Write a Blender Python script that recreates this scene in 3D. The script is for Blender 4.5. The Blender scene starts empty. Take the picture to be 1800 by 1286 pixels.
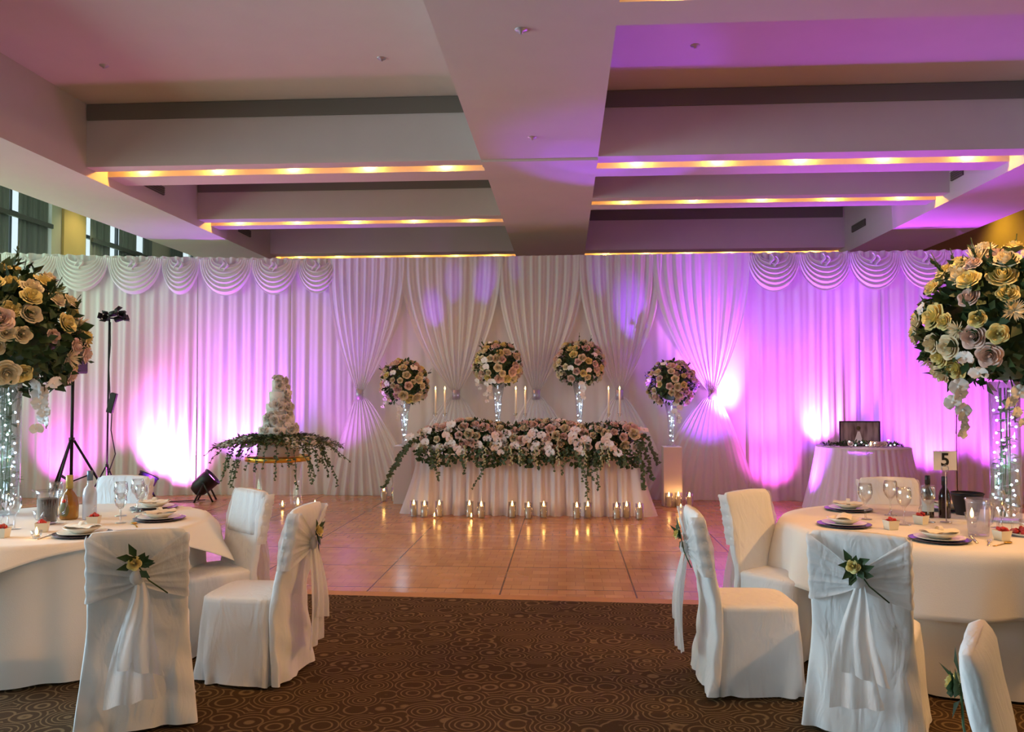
import bpy, math, random
from mathutils import Vector, Matrix, Euler
random.seed(7)
PI = math.pi
sc = bpy.context.scene
COL = sc.collection

# ------------------------------------------------------------------ camera, exposure, world, light
F, H = 1450.0, 1.6
th = math.atan(47/F); ps = math.atan(94*math.cos(th)/F)
cd = bpy.data.cameras.new('camera'); cam = bpy.data.objects.new('camera', cd); COL.objects.link(cam)
cd.sensor_width = 36; cd.lens = 36*F/1800; cd.clip_start = .05; cd.clip_end = 200
cam.location = (0, 0, H); cam.rotation_euler = (PI/2+th, 0, ps)
sc.camera = cam
sc.view_settings.view_transform = 'Standard'; sc.view_settings.look = 'None'
sc.view_settings.gamma = 1; sc.view_settings.use_curve_mapping = False
sc.view_settings.exposure = -0.08
sc.cycles.max_bounces = 6; sc.cycles.diffuse_bounces = 3; sc.cycles.glossy_bounces = 3
sc.cycles.transmission_bounces = 5; sc.cycles.transparent_max_bounces = 10
sc.cycles.caustics_reflective = False; sc.cycles.caustics_refractive = False
sc.cycles.sample_clamp_indirect = 4.0
w = bpy.data.worlds.new('daylight'); sc.world = w; w.use_nodes = True
w.node_tree.nodes['Background'].inputs[0].default_value = (.82, .95, 1, 1)
w.node_tree.nodes['Background'].inputs[1].default_value = 1.25

def light(name, typ, loc, power, color, aim=None, **k):
    d = bpy.data.lights.new(name, typ); d.energy = power; d.color = color
    for a, v in k.items(): setattr(d, a, v)
    o = bpy.data.objects.new(name, d); COL.objects.link(o); o.location = loc
    if aim is not None: o.rotation_euler = (Vector(aim)-Vector(loc)).to_track_quat('-Z', 'Y').to_euler()
    return o
WARM = (1, .62, .27); AMBER = (1, .5, .08); COOL = (.58, .83, 1); MAG = (.78, .12, 1); VIO = (.36, .06, 1); PINK = (1, .22, .62)
# daylight through the low windows of the left wall, beside and behind the camera
for y, p in ((-.6, 25), (2.0, 80), (4.4, 210), (5.6, 60)):
    light('window_daylight', 'AREA', (-9.3, y, 2.2), p, COOL, (0, y-1.6, .3), shape='RECTANGLE', size=2.2, size_y=2.6, spread=math.radians(115))
for y in (8.3, 10.3):
    light('window_daylight', 'AREA', (-9.3, y, 2.6), 60, (.66, 1, .62), (-5, y, 4.4), shape='RECTANGLE', size=1.6, size_y=2.6)
light('window_daylight', 'AREA', (-9.3, 16.5, 3.2), 110, (.7, 1, .6), (-6, 13, 4.3), shape='RECTANGLE', size=4, size_y=2)
# added soft fill from behind the camera; the front wall has no window
light('window_daylight', 'AREA', (-3.5, -4.7, 2.4), 34, (.9, .86, .84), (-1, 10, 2.2), shape='RECTANGLE', size=6, size_y=3)
# warm ceiling downlights over the guest tables
for (x, y, p, ang) in ((2.6, 5.2, 150, 75), (-3.6, 5.0, 90, 75), (-2.2, 7.2, 60, 75), (.6, 7.6, 90, 85), (.2, 3.4, 60, 85)):
    light('downlight_or_fill', 'SPOT', (x, y, 3.95), p, (1, .58, .26), (x, y, 0), spot_size=math.radians(ang), spot_blend=.8, shadow_soft_size=.08)
light('downlight_or_fill', 'SPOT', (1.2, 1.6, 3.95), 110, (1, .55, .26), (-2.7, 4.7, .9), spot_size=math.radians(52), spot_blend=1, shadow_soft_size=.15)  # added warm fill for the left chairs and globe, no fixture here
light('downlight_or_fill', 'SPOT', (5.6, 3.4, 3.9), 620, (1, .5, .17), (1.8, 5.4, .6), spot_size=math.radians(105), spot_blend=.8, shadow_soft_size=.15)
# coloured beams on floor spots, aimed at the drape and the coffers
for (x, z0, y, p, c, ax, ay, az, ang) in (
    (-6.35, .25, 11.85, 820, (.95, .17, .9), -6.15, 12.45, .85, 80), (-5.95, .1, 11.9, 380, (1, .2, .8), -5.9, 12.5, .5, 60), (-6.85, .15, 11.75, 130, (1, .15, .8), -6.65, 12.4, 1.5, 50),
    (-5.12, .42, 11.98, 420, (.62, .14, 1), -4.95, 12.6, 1.2, 80), (-6.0, .1, 11.5, 270, VIO, -5.7, 12.6, 2.6, 75), (-7.6, .15, 11.6, 130, (1, .12, .9), -7.6, 12.2, .8, 80),
    (-4.6, .1, 11.9, 200, VIO, -4.3, 12.6, 2.6, 75), (-3.7, .1, 12.0, 150, (.7, .12, 1), -3.2, 12.6, 2.2, 60),
    (2.55, .9, 11.9, 700, (.95, .2, 1), 2.3, 12.3, 1.7, 50), (2.3, .2, 11.6, 420, VIO, 1.9, 12.4, 2.4, 60), (2.9, .15, 11.6, 380, (.6, .1, 1), 2.8, 12.4, 2.7, 70),
    (3.5, .75, 12.05, 380, (.95, .15, .95), 3.85, 12.45, 1.5, 70), (3.05, .1, 11.2, 700, (.42, .05, 1), 3.6, 12.5, 2.7, 75), (4.9, .15, 11.3, 500, VIO, 4.7, 12.4, 2.8, 75),
    (5.3, .25, 11.8, 420, (.7, .08, 1), 5.25, 12.3, 1.3, 85), (6.2, .25, 11.7, 420, (.75, .07, 1), 6.1, 12.3, 1.4, 75), (3.2, .1, 11.8, 160, (1, .08, .8), 3.0, 12.4, .7, 70)):
    light('uplight_beam', 'SPOT', (x, y, z0), p, c, (ax, ay, az), spot_size=math.radians(ang), spot_blend=1, shadow_soft_size=.06)
light('effect_beam', 'SPOT', (3.8, 11.2, .9), 760, (.42, .05, 1), (3.6, 7.0, 4.8), spot_size=math.radians(78), spot_blend=.6, shadow_soft_size=.2)
light('effect_beam', 'SPOT', (3.2, 11.5, 1.0), 170, (.7, .1, 1), (3.5, 6.0, 4.8), spot_size=math.radians(80), spot_blend=.9, shadow_soft_size=.3)
light('effect_beam', 'SPOT', (-4.6, 11.5, 1.0), 190, (1, .2, .7), (-3.2, 6.0, 4.8), spot_size=math.radians(85), spot_blend=.9, shadow_soft_size=.3)
light('effect_beam', 'SPOT', (1.3, 11.3, 1.2), 420, (.3, .05, 1), (.5, 8.85, 4.1), spot_size=math.radians(34), spot_blend=.5, shadow_soft_size=.05)
light('effect_beam', 'SPOT', (1.6, 11.35, 1.3), 260, (.3, .05, 1), (.3, 8.86, 4.07), spot_size=math.radians(16), spot_blend=.6, shadow_soft_size=.02)
# stray narrow violet beams on the middle drapes
for (x, y, z, ax, az, p, ang) in ((1.25, 11.25, 1.25, 1.02, 2.85, 330, 20), (1.1, 11.25, 1.3, 1.28, 2.35, 120, 12), (.75, 11.3, 1.3, .5, 3.35, 160, 9), (2.0, 11.3, .6, 1.9, 3.0, 260, 22),
                                 (-1.75, 11.3, 1.2, -2.0, 2.75, 200, 11), (-1.75, 11.3, 1.2, -1.72, 3.1, 150, 9), (-1.5, 11.3, 1.3, -1.25, 3.15, 200, 11), (-.5, 11.3, 1.3, -.75, 3.4, 80, 6), (-3.3, 11.6, .4, -3.2, 2.7, 160, 26)):
    light('effect_beam', 'SPOT', (x, y, z), p, (.3, .05, 1), (ax, 12.45, az), spot_size=math.radians(ang), spot_blend=.9, shadow_soft_size=.01)
# soft cold glow of the fairy lights and warm wash on the right wall
for x in (3.0, 6.0, 9.0, 12.0, 14.5):
    light('wall_wash', 'SPOT', (7.4, x, 4.9), 35, (1, .55, .05), (8.0, x, 2.5), spot_size=math.radians(100), spot_blend=1, shadow_soft_size=.1)
light('wall_wash', 'SPOT', (7.2, 15.6, 5.0), 40, (1, .6, .06), (8, 15.5, 3.9), spot_size=math.radians(120), spot_blend=1, shadow_soft_size=.1)

light('wall_wash', 'SPOT', (-8.7, 15.25, 5.3), 26, (1, .8, .4), (-9.5, 15.25, 4.2), spot_size=math.radians(90), spot_blend=1, shadow_soft_size=.05)
light('uplight_beam', 'SPOT', (-3.5, 11.3, .5), 90, (.75, .12, 1), (-2.4, 11.9, 1.8), spot_size=math.radians(30), spot_blend=1, shadow_soft_size=.05)
# ------------------------------------------------------------------ materials
def mat(name, base, rough=.6, metal=0, emit=None, estr=0, spec=.5, trans=0, sheen=0, alpha=1, ior=1.45):
    m = bpy.data.materials.new(name); m.use_nodes = True
    b = m.node_tree.nodes['Principled BSDF']
    b.inputs['Base Color'].default_value = (*base, 1); b.inputs['Roughness'].default_value = rough
    b.inputs['Metallic'].default_value = metal; b.inputs['Specular IOR Level'].default_value = spec
    b.inputs['Transmission Weight'].default_value = trans; b.inputs['Sheen Weight'].default_value = sheen
    b.inputs['Alpha'].default_value = alpha; b.inputs['IOR'].default_value = ior
    if emit: b.inputs['Emission Color'].default_value = (*emit, 1); b.inputs['Emission Strength'].default_value = estr
    return m
def noisy(m, scale=6, amt=.12, bump=0, bscale=60, stretch=(1, 1, 1)):
    nt = m.node_tree; b = nt.nodes['Principled BSDF']; base = tuple(b.inputs['Base Color'].default_value)
    tc = nt.nodes.new('ShaderNodeTexCoord'); mp = nt.nodes.new('ShaderNodeMapping'); mp.inputs['Scale'].default_value = stretch
    n = nt.nodes.new('ShaderNodeTexNoise'); n.inputs['Scale'].default_value = scale; n.inputs['Detail'].default_value = 4
    mx = nt.nodes.new('ShaderNodeMix'); mx.data_type = 'RGBA'
    mx.inputs[6].default_value = tuple(c*(1-amt) for c in base[:3])+(1,); mx.inputs[7].default_value = tuple(min(1, c*(1+amt)) for c in base[:3])+(1,)
    L = nt.links.new
    L(tc.outputs['Object'], mp.inputs[0]); L(mp.outputs[0], n.inputs['Vector']); L(n.outputs['Fac'], mx.inputs[0]); L(mx.outputs[2], b.inputs['Base Color'])
    if bump:
        n2 = nt.nodes.new('ShaderNodeTexNoise'); n2.inputs['Scale'].default_value = bscale
        bp = nt.nodes.new('ShaderNodeBump'); bp.inputs['Strength'].default_value = bump; bp.inputs['Distance'].default_value = .01
        L(mp.outputs[0], n2.inputs['Vector']); L(n2.outputs['Fac'], bp.inputs['Height']); L(bp.outputs[0], b.inputs['Normal'])
    return m
def cloth(name, base, tr=.25, see=0, glossy=.0):
    m = bpy.data.materials.new(name); m.use_nodes = True; nt = m.node_tree; nt.nodes.clear(); L = nt.links.new
    out = nt.nodes.new('ShaderNodeOutputMaterial')
    d = nt.nodes.new('ShaderNodeBsdfPrincipled'); d.inputs['Base Color'].default_value = (*base, 1)
    d.inputs['Roughness'].default_value = .55 if glossy else .8; d.inputs['Specular IOR Level'].default_value = .5 if glossy else .2
    tc = nt.nodes.new('ShaderNodeTexCoord'); n = nt.nodes.new('ShaderNodeTexNoise'); n.inputs['Scale'].default_value = 180; n.inputs['Detail'].default_value = 1
    bp = nt.nodes.new('ShaderNodeBump'); bp.inputs['Strength'].default_value = .25; bp.inputs['Distance'].default_value = .002
    L(tc.outputs['Object'], n.inputs['Vector']); L(n.outputs['Fac'], bp.inputs['Height']); L(bp.outputs[0], d.inputs['Normal'])
    t = nt.nodes.new('ShaderNodeBsdfTranslucent'); t.inputs[0].default_value = (*base, 1)
    mx = nt.nodes.new('ShaderNodeMixShader'); mx.inputs[0].default_value = tr
    L(d.outputs[0], mx.inputs[1]); L(t.outputs[0], mx.inputs[2]); last = mx
    if see:
        tp = nt.nodes.new('ShaderNodeBsdfTransparent'); m2 = nt.nodes.new('ShaderNodeMixShader'); m2.inputs[0].default_value = see
        L(mx.outputs[0], m2.inputs[1]); L(tp.outputs[0], m2.inputs[2]); last = m2
    L(last.outputs[0], out.inputs[0]); return m
def glass(name, tint=(1, 1, 1), refl=1.0, body=0.0, bodycol=(1, 1, 1)):
    m = bpy.data.materials.new(name); m.use_nodes = True; nt = m.node_tree; nt.nodes.clear(); L = nt.links.new
    out = nt.nodes.new('ShaderNodeOutputMaterial'); tp = nt.nodes.new('ShaderNodeBsdfTransparent'); tp.inputs[0].default_value = (*tint, 1)
    g = nt.nodes.new('ShaderNodeBsdfGlossy'); g.inputs['Roughness'].default_value = .06
    lw = nt.nodes.new('ShaderNodeLayerWeight'); lw.inputs[0].default_value = .35
    mul = nt.nodes.new('ShaderNodeMath'); mul.operation = 'MULTIPLY'; mul.inputs[1].default_value = .75*refl
    ad = nt.nodes.new('ShaderNodeMath'); ad.operation = 'ADD'; ad.inputs[1].default_value = .05*refl; ad.use_clamp = True
    mx = nt.nodes.new('ShaderNodeMixShader')
    L(lw.outputs['Facing'], mul.inputs[0]); L(mul.outputs[0], ad.inputs[0]); L(ad.outputs[0], mx.inputs[0])
    L(tp.outputs[0], mx.inputs[1]); L(g.outputs[0], mx.inputs[2]); last = mx
    if body:
        d = nt.nodes.new('ShaderNodeBsdfDiffuse'); d.inputs[0].default_value = (*bodycol, 1)
        m2 = nt.nodes.new('ShaderNodeMixShader'); m2.inputs[0].default_value = body
        L(mx.outputs[0], m2.inputs[1]); L(d.outputs[0], m2.inputs[2]); last = m2
    L(last.outputs[0], out.inputs[0]); return m

M = {}
M['plaster'] = noisy(mat('painted_plaster', (.66, .6, .56), .8, spec=.2), 3, .04, .1, 120)
M['grille'] = mat('air_grille', (.2, .18, .15), .6)
M['vent'] = mat('vent_dark', (.1, .085, .06), .6)
M['slot'] = mat('slot_plaster_lit', (.85, .7, .45), .7)  # orange of the cove lamps is put into the plaster colour
M['lamp'] = mat('lamp_glow', (1, .8, .5), .5, emit=(1, .62, .2), estr=14)
M['yellow'] = noisy(mat('yellow_plaster', (.78, .6, .24), .75), 2, .08)
M['cream'] = noisy(mat('cream_plaster', (.72, .76, .62), .8), 2, .05)
M['blind'] = noisy(mat('blind_fabric', (.3, .36, .36), .9), 9, .45, stretch=(1, 1, .05))
M['alu'] = mat('window_frame', (.12, .14, .14), .5)
M['pane'] = glass('window_pane', (.97, 1, 1), .3)
M['drape'] = cloth('drape_voile', (.86, .84, .86), .22)
M['voile'] = cloth('gathered_voile', (.9, .88, .9), .25, .12)
M['swag'] = cloth('swag_satin', (.88, .87, .89), .15, glossy=.3)
M['tulle'] = cloth('table_tulle', (.9, .84, .86), .25, .05)
M['cover'] = cloth('chair_cover_cloth', (.82, .83, .83), .08)
M['organza'] = cloth('organza_sash', (.88, .88, .88), .3, .22, .3)
def crumple(m, sc_=7, d=.03):
    nt = m.node_tree; L = nt.links.new; b = next(n for n in nt.nodes if n.type == 'BSDF_PRINCIPLED')
    tc = nt.nodes.new('ShaderNodeTexCoord'); mp = nt.nodes.new('ShaderNodeMapping'); mp.inputs['Scale'].default_value = (1.5, 1.5, .55)
    n = nt.nodes.new('ShaderNodeTexNoise'); n.inputs['Scale'].default_value = sc_; n.inputs['Detail'].default_value = 2; n.inputs['Distortion'].default_value = 1.2
    bp = nt.nodes.new('ShaderNodeBump'); bp.inputs['Strength'].default_value = .45; bp.inputs['Distance'].default_value = d
    L(tc.outputs['Object'], mp.inputs[0]); L(mp.outputs[0], n.inputs['Vector']); L(n.outputs['Fac'], bp.inputs['Height'])
    old = b.inputs['Normal'].links[0].from_node; L(bp.outputs[0], old.inputs['Normal']); return m
crumple(M['cover']); crumple(M['organza'], 14, .02)
M['linen'] = cloth('table_linen', (.86, .83, .77), .05)
M['silver'] = mat('silver_band', (.55, .52, .62), .35, .6)
M['rose'] = noisy(mat('rose_cream', (.86, .76, .52), .6, sheen=.2), 8, .08)
M['rose_y'] = noisy(mat('rose_yellow', (.86, .74, .3), .6, sheen=.2), 8, .1)
M['rose_p'] = noisy(mat('rose_blush', (.86, .64, .56), .6, sheen=.2), 8, .08)
M['orchid'] = mat('orchid_white', (.9, .88, .86), .6, sheen=.2)
M['leaf'] = noisy(mat('leaf_green', (.035, .075, .025), .55), 14, .5)
M['ivy'] = noisy(mat('ivy_green', (.085, .14, .065), .5), 14, .5)
M['stem'] = mat('stem_green', (.08, .07, .03), .6)
M['bud'] = mat('blossom_green', (.55, .6, .38), .6)
M['glass'] = glass('clear_glass')
M['thick'] = glass('vase_glass', (.97, .99, 1), .8, .03, (.6, .7, .8))
M['acrylic'] = glass('clear_acrylic', (1, 1, 1), .35)
M['fairy'] = mat('fairy_bulb', (1, 1, 1), .4, emit=(.68, .85, 1), estr=22)
M['wire'] = mat('silver_wire', (.6, .65, .7), .4, .8)
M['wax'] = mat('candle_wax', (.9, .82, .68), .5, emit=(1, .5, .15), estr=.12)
M['flame'] = mat('flame_glow', (1, .7, .3), .5, emit=(1, .56, .14), estr=28)
M['wick'] = mat('wick_black', (.02, .02, .02), .8)
M['china'] = mat('white_china', (.84, .8, .7), .25)
M['charger'] = mat('charger_dark', (.08, .06, .08), .25, .5)
M['napkin'] = cloth('napkin_cloth', (.88, .82, .7), .05)
M['black'] = mat('black_plastic', (.012, .012, .015), .45)
M['blackm'] = mat('black_metal', (.02, .02, .025), .4, .6)
M['gold'] = mat('gold_metal', (.85, .52, .1), .28, 1)
M['steel'] = mat('cutlery_steel', (.75, .68, .55), .25, 1)
M['box'] = mat('box_card', (.8, .76, .62), .6)
M['red'] = mat('red_sweets', (.6, .04, .03), .35)
M['cola'] = mat('dark_drink', (.012, .006, .008), .5, spec=.15)
M['brandy'] = glass('amber_glass', (.75, .45, .12), .8, .45, (.45, .25, .05))
M['goldlabel'] = mat('gold_label', (.5, .4, .12), .4, .3)
M['oval'] = mat('olive_label', (.17, .17, .07), .5)
M['frost'] = glass('frosted_glass', (.85, .9, .98), .7, .45, (.75, .8, .88))
M['cap'] = mat('blue_cap', (.13, .2, .3), .35, .4)
M['darkglass'] = glass('dark_bottle_glass', (.12, .06, .05), .9, .4, (.04, .015, .015))
M['label'] = mat('paper_label', (.55, .62, .62), .6)
M['icing'] = mat('white_icing', (.9, .88, .88), .4)
M['card'] = mat('white_card', (.85, .83, .84), .5)
M['ink'] = mat('black_ink', (.01, .01, .01), .6)
M['lens'] = mat('par_lens', (.8, .3, 1), .3, emit=(.8, .15, 1), estr=9)
M['plinth'] = mat('white_plinth', (.8, .72, .7), .5)
M['jug'] = glass('water_jug_glass', (.96, .96, 1), .8, .08, (.7, .7, .85))

def photo_mat():
    m = bpy.data.materials.new('framed_print'); m.use_nodes = True; nt = m.node_tree; b = nt.nodes['Principled BSDF']; L = nt.links.new
    b.inputs['Roughness'].default_value = .3
    tc = nt.nodes.new('ShaderNodeTexCoord'); n = nt.nodes.new('ShaderNodeTexNoise'); n.inputs['Scale'].default_value = 5
    mp = nt.nodes.new('ShaderNodeMapping'); mp.inputs['Scale'].default_value = (3, 1, .6)
    r = nt.nodes.new('ShaderNodeValToRGB'); r.color_ramp.elements[0].color = (.1, .06, .07, 1); r.color_ramp.elements[1].color = (.42, .33, .34, 1)
    r.color_ramp.elements[0].position = .35; r.color_ramp.elements[1].position = .65
    L(tc.outputs['Object'], mp.inputs[0]); L(mp.outputs[0], n.inputs['Vector']); L(n.outputs['Fac'], r.inputs[0]); L(r.outputs[0], b.inputs['Base Color']); return m
M['print'] = photo_mat()

def parquet():
    m = bpy.data.materials.new('parquet_dance_floor'); m.use_nodes = True; nt = m.node_tree; b = nt.nodes['Principled BSDF']; L = nt.links.new
    tc = nt.nodes.new('ShaderNodeTexCoord')
    def brick(w, h, c1, c2, mo, ms):
        k = nt.nodes.new('ShaderNodeTexBrick'); k.offset = 0; k.squash = 1
        k.inputs['Brick Width'].default_value = w; k.inputs['Row Height'].default_value = h; k.inputs['Scale'].default_value = 1
        k.inputs['Mortar Size'].default_value = ms; k.inputs['Mortar Smooth'].default_value = .3
        k.inputs['Color1'].default_value = (*c1, 1); k.inputs['Color2'].default_value = (*c2, 1); k.inputs['Mortar'].default_value = (*mo, 1)
        return k
    mp = nt.nodes.new('ShaderNodeMapping'); mp.inputs['Location'].default_value = (.52, 0, 0)
    L(tc.outputs['Object'], mp.inputs[0])
    big = brick(1.07, .84, (1, 1, 1), (.9, .9, .9), (.28, .22, .2), .008)
    small = brick(.15, .14, (.60, .30, .12), (.46, .22, .085), (.36, .17, .07), .003); small.offset = .5
    n = nt.nodes.new('ShaderNodeTexNoise'); n.inputs['Scale'].default_value = 9
    n2 = nt.nodes.new('ShaderNodeTexNoise'); n2.inputs['Scale'].default_value = 1.3
    for k in (big, small): L(mp.outputs[0], k.inputs['Vector'])
    L(mp.outputs[0], n.inputs['Vector']); L(mp.outputs[0], n2.inputs['Vector'])
    mx = nt.nodes.new('ShaderNodeMix'); mx.data_type = 'RGBA'; mx.blend_type = 'MULTIPLY'; mx.inputs[0].default_value = 1
    L(small.outputs['Color'], mx.inputs[6]); L(big.outputs['Color'], mx.inputs[7])
    L(mx.outputs[2], b.inputs['Base Color'])
    mr = nt.nodes.new('ShaderNodeMapRange'); mr.inputs[1].default_value = .3; mr.inputs[2].default_value = .7; mr.inputs[3].default_value = .14; mr.inputs[4].default_value = .3
    L(n2.outputs['Fac'], mr.inputs[0]); L(mr.outputs[0], b.inputs['Roughness'])
    bp = nt.nodes.new('ShaderNodeBump'); bp.inputs['Strength'].default_value = .12; bp.inputs['Distance'].default_value = .004
    L(n.outputs['Fac'], bp.inputs['Height']); L(bp.outputs[0], b.inputs['Normal'])
    b.inputs['Specular IOR Level'].default_value = .6
    return m
def carpet():
    m = bpy.data.materials.new('swirl_carpet'); m.use_nodes = True; nt = m.node_tree; b = nt.nodes['Principled BSDF']; L = nt.links.new
    tc = nt.nodes.new('ShaderNodeTexCoord'); v = nt.nodes.new('ShaderNodeTexVoronoi'); v.inputs['Scale'].default_value = 5.6; v.inputs['Randomness'].default_value = .75
    nz = nt.nodes.new('ShaderNodeTexNoise'); nz.inputs['Scale'].default_value = 14
    L(tc.outputs['Object'], v.inputs['Vector']); L(tc.outputs['Object'], nz.inputs['Vector'])
    a = nt.nodes.new('ShaderNodeMath'); a.operation = 'MULTIPLY_ADD'; a.inputs[1].default_value = .02
    L(nz.outputs['Fac'], a.inputs[0]); L(v.outputs['Distance'], a.inputs[2])
    s = nt.nodes.new('ShaderNodeMath'); s.operation = 'MULTIPLY'; s.inputs[1].default_value = 48
    si = nt.nodes.new('ShaderNodeMath'); si.operation = 'SINE'; L(a.outputs[0], s.inputs[0]); L(s.outputs[0], si.inputs[0])
    r = nt.nodes.new('ShaderNodeValToRGB'); r.color_ramp.elements[0].position = .35; r.color_ramp.elements[1].position = .95
    r.color_ramp.elements[0].color = (.055, .032, .014, 1); r.color_ramp.elements[1].color = (.17, .115, .055, 1)
    fine = nt.nodes.new('ShaderNodeTexNoise'); fine.inputs['Scale'].default_value = 260
    L(tc.outputs['Object'], fine.inputs['Vector'])
    mx = nt.nodes.new('ShaderNodeMix'); mx.data_type = 'RGBA'; mx.blend_type = 'OVERLAY'; mx.inputs[0].default_value = .55
    L(si.outputs[0], r.inputs[0]); L(r.outputs[0], mx.inputs[6]); L(fine.outputs['Fac'], mx.inputs[7]); L(mx.outputs[2], b.inputs['Base Color'])
    b.inputs['Roughness'].default_value = .95; b.inputs['Specular IOR Level'].default_value = .1
    bp = nt.nodes.new('ShaderNodeBump'); bp.inputs['Strength'].default_value = .5; bp.inputs['Distance'].default_value = .006
    L(fine.outputs['Fac'], bp.inputs['Height']); L(bp.outputs[0], b.inputs['Normal']); return m
M['parquet'] = parquet(); M['carpet'] = carpet()
M['edge'] = noisy(mat('floor_edging', (.42, .2, .09), .35), 12, .15)

# ------------------------------------------------------------------ helpers
class MB:
    def __init__(s): s.v = []; s.f = []
    def add(s, vs, fs):
        n = len(s.v); s.v += [tuple(v) for v in vs]; s.f += [tuple(i+n for i in f) for f in fs]; return s
    def box(s, x0, x1, y0, y1, z0, z1):
        return s.add([(x0,y0,z0),(x1,y0,z0),(x1,y1,z0),(x0,y1,z0),(x0,y0,z1),(x1,y0,z1),(x1,y1,z1),(x0,y1,z1)],
                     [(0,3,2,1),(4,5,6,7),(0,1,5,4),(1,2,6,5),(2,3,7,6),(3,0,4,7)])
    def rbox(s, c, size, R=None):
        hx, hy, hz = (d/2 for d in size); vs = [Vector((a*hx, b*hy, d*hz)) for d in (-1, 1) for (a, b) in ((-1,-1),(1,-1),(1,1),(-1,1))]
        if R is not None: vs = [R @ v for v in vs]
        return s.add([v+Vector(c) for v in vs], [(0,3,2,1),(4,5,6,7),(0,1,5,4),(1,2,6,5),(2,3,7,6),(3,0,4,7)])
    def grid(s, fn, nu, nv, closed=False):
        n = len(s.v)
        for j in range(nv+1):
            for i in range(nu if closed else nu+1): s.v.append(tuple(fn(i/nu, j/nv)))
        W = nu if closed else nu+1
        for j in range(nv):
            for i in range(nu):
                a = n+j*W+i; b = n+j*W+(i+1) % W
                s.f.append((a, b, b+W, a+W))
        return s
    def lathe(s, prof, n=20, c=(0,0,0), cap=True, R=None):
        k = len(s.v)
        for (r, z) in prof:
            for i in range(n):
                a = 2*PI*i/n; p = Vector((r*math.cos(a), r*math.sin(a), z))
                if R is not None: p = R @ p
                s.v.append(tuple(p+Vector(c)))
        for j in range(len(prof)-1):
            for i in range(n):
                a = k+j*n+i; b = k+j*n+(i+1) % n; s.f.append((a, b, b+n, a+n))
        if cap:
            s.f.append(tuple(k+i for i in reversed(range(n)))); s.f.append(tuple(k+(len(prof)-1)*n+i for i in range(n)))
        return s
    def tube(s, pts, r, n=6):
        pts = [Vector(p) for p in pts]; k = len(s.v); m = len(pts)
        for i, p in enumerate(pts):
            d = (pts[min(i+1, m-1)]-pts[max(i-1, 0)]).normalized()
            u = d.cross(Vector((.13, .21, 1)) if abs(d.z) < .95 else Vector((1, 0, 0))).normalized(); v = d.cross(u)
            rr = r[i] if isinstance(r, (list, tuple)) else r
            for q in range(n):
                a = 2*PI*q/n; s.v.append(tuple(p+u*rr*math.cos(a)+v*rr*math.sin(a)))
        for i in range(m-1):
            for q in range(n):
                a = k+i*n+q; b = k+i*n+(q+1) % n; s.f.append((a, b, b+n, a+n))
        s.f.append(tuple(k+q for q in reversed(range(n)))); s.f.append(tuple(k+(m-1)*n+q for q in range(n)))
        return s
    def ball(s, c, r, nu=10, nv=6, sc3=(1, 1, 1)):
        k = len(s.v); c = Vector(c)
        for j in range(1, nv):
            t = PI*j/nv
            for i in range(nu):
                a = 2*PI*i/nu; s.v.append((c.x+r*sc3[0]*math.sin(t)*math.cos(a), c.y+r*sc3[1]*math.sin(t)*math.sin(a), c.z+r*sc3[2]*math.cos(t)))
        s.v.append((c.x, c.y, c.z+r*sc3[2])); s.v.append((c.x, c.y, c.z-r*sc3[2])); T = len(s.v)-2
        for j in range(nv-2):
            for i in range(nu):
                a = k+j*nu+i; b = k+j*nu+(i+1) % nu; s.f.append((a, a+nu, b+nu, b))
        for i in range(nu):
            s.f.append((T, k+i, k+(i+1) % nu)); e = k+(nv-2)*nu; s.f.append((T+1, e+(i+1) % nu, e+i))
        return s
    def mesh(s, name, m, smooth=True):
        me = bpy.data.meshes.new(name); me.from_pydata(s.v, [], s.f); me.update()
        if smooth: me.polygons.foreach_set('use_smooth', [True]*len(me.polygons))
        me.materials.append(m); return me
    def build(s, name, m, parent=None, smooth=True, bevel=0):
        o = bpy.data.objects.new(name, s.mesh(name, m, smooth)); COL.objects.link(o)
        if parent: o.parent = parent
        if bevel:
            b = o.modifiers.new('bevel', 'BEVEL'); b.width = bevel; b.segments = 2; b.limit_method = 'ANGLE'
        return o
def place(name, me, parent=None, loc=(0,0,0), rot=(0,0,0), sc3=None):
    o = bpy.data.objects.new(name, me); COL.objects.link(o); o.location = loc; o.rotation_euler = rot
    if sc3: o.scale = sc3 if isinstance(sc3, tuple) else (sc3,)*3
    if parent: o.parent = parent
    return o
def tag(o, label=None, cat=None, group=None, kind=None):
    if label: o['label'] = label
    if cat: o['category'] = cat
    if group: o['group'] = group
    if kind: o['kind'] = kind
    return o
def thing(name, label, cat, loc=(0,0,0), rz=0, group=None):
    o = bpy.data.objects.new(name, None); COL.objects.link(o); o.empty_display_size = .1
    o.location = loc; o.rotation_euler = (0, 0, rz); return tag(o, label, cat, group)
def struct(name, mb, m, label=None, smooth=False):
    o = mb.build(name, m, None, smooth); o['kind'] = 'structure'; 
    if label: o['label'] = label
    return o
def solid(o, t):
    s = o.modifiers.new('solidify', 'SOLIDIFY'); s.thickness = t; s.offset = 0; return o
def aim(n):   # euler turning +Z to n
    return Vector(n).to_track_quat('Z', 'Y').to_euler()

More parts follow.
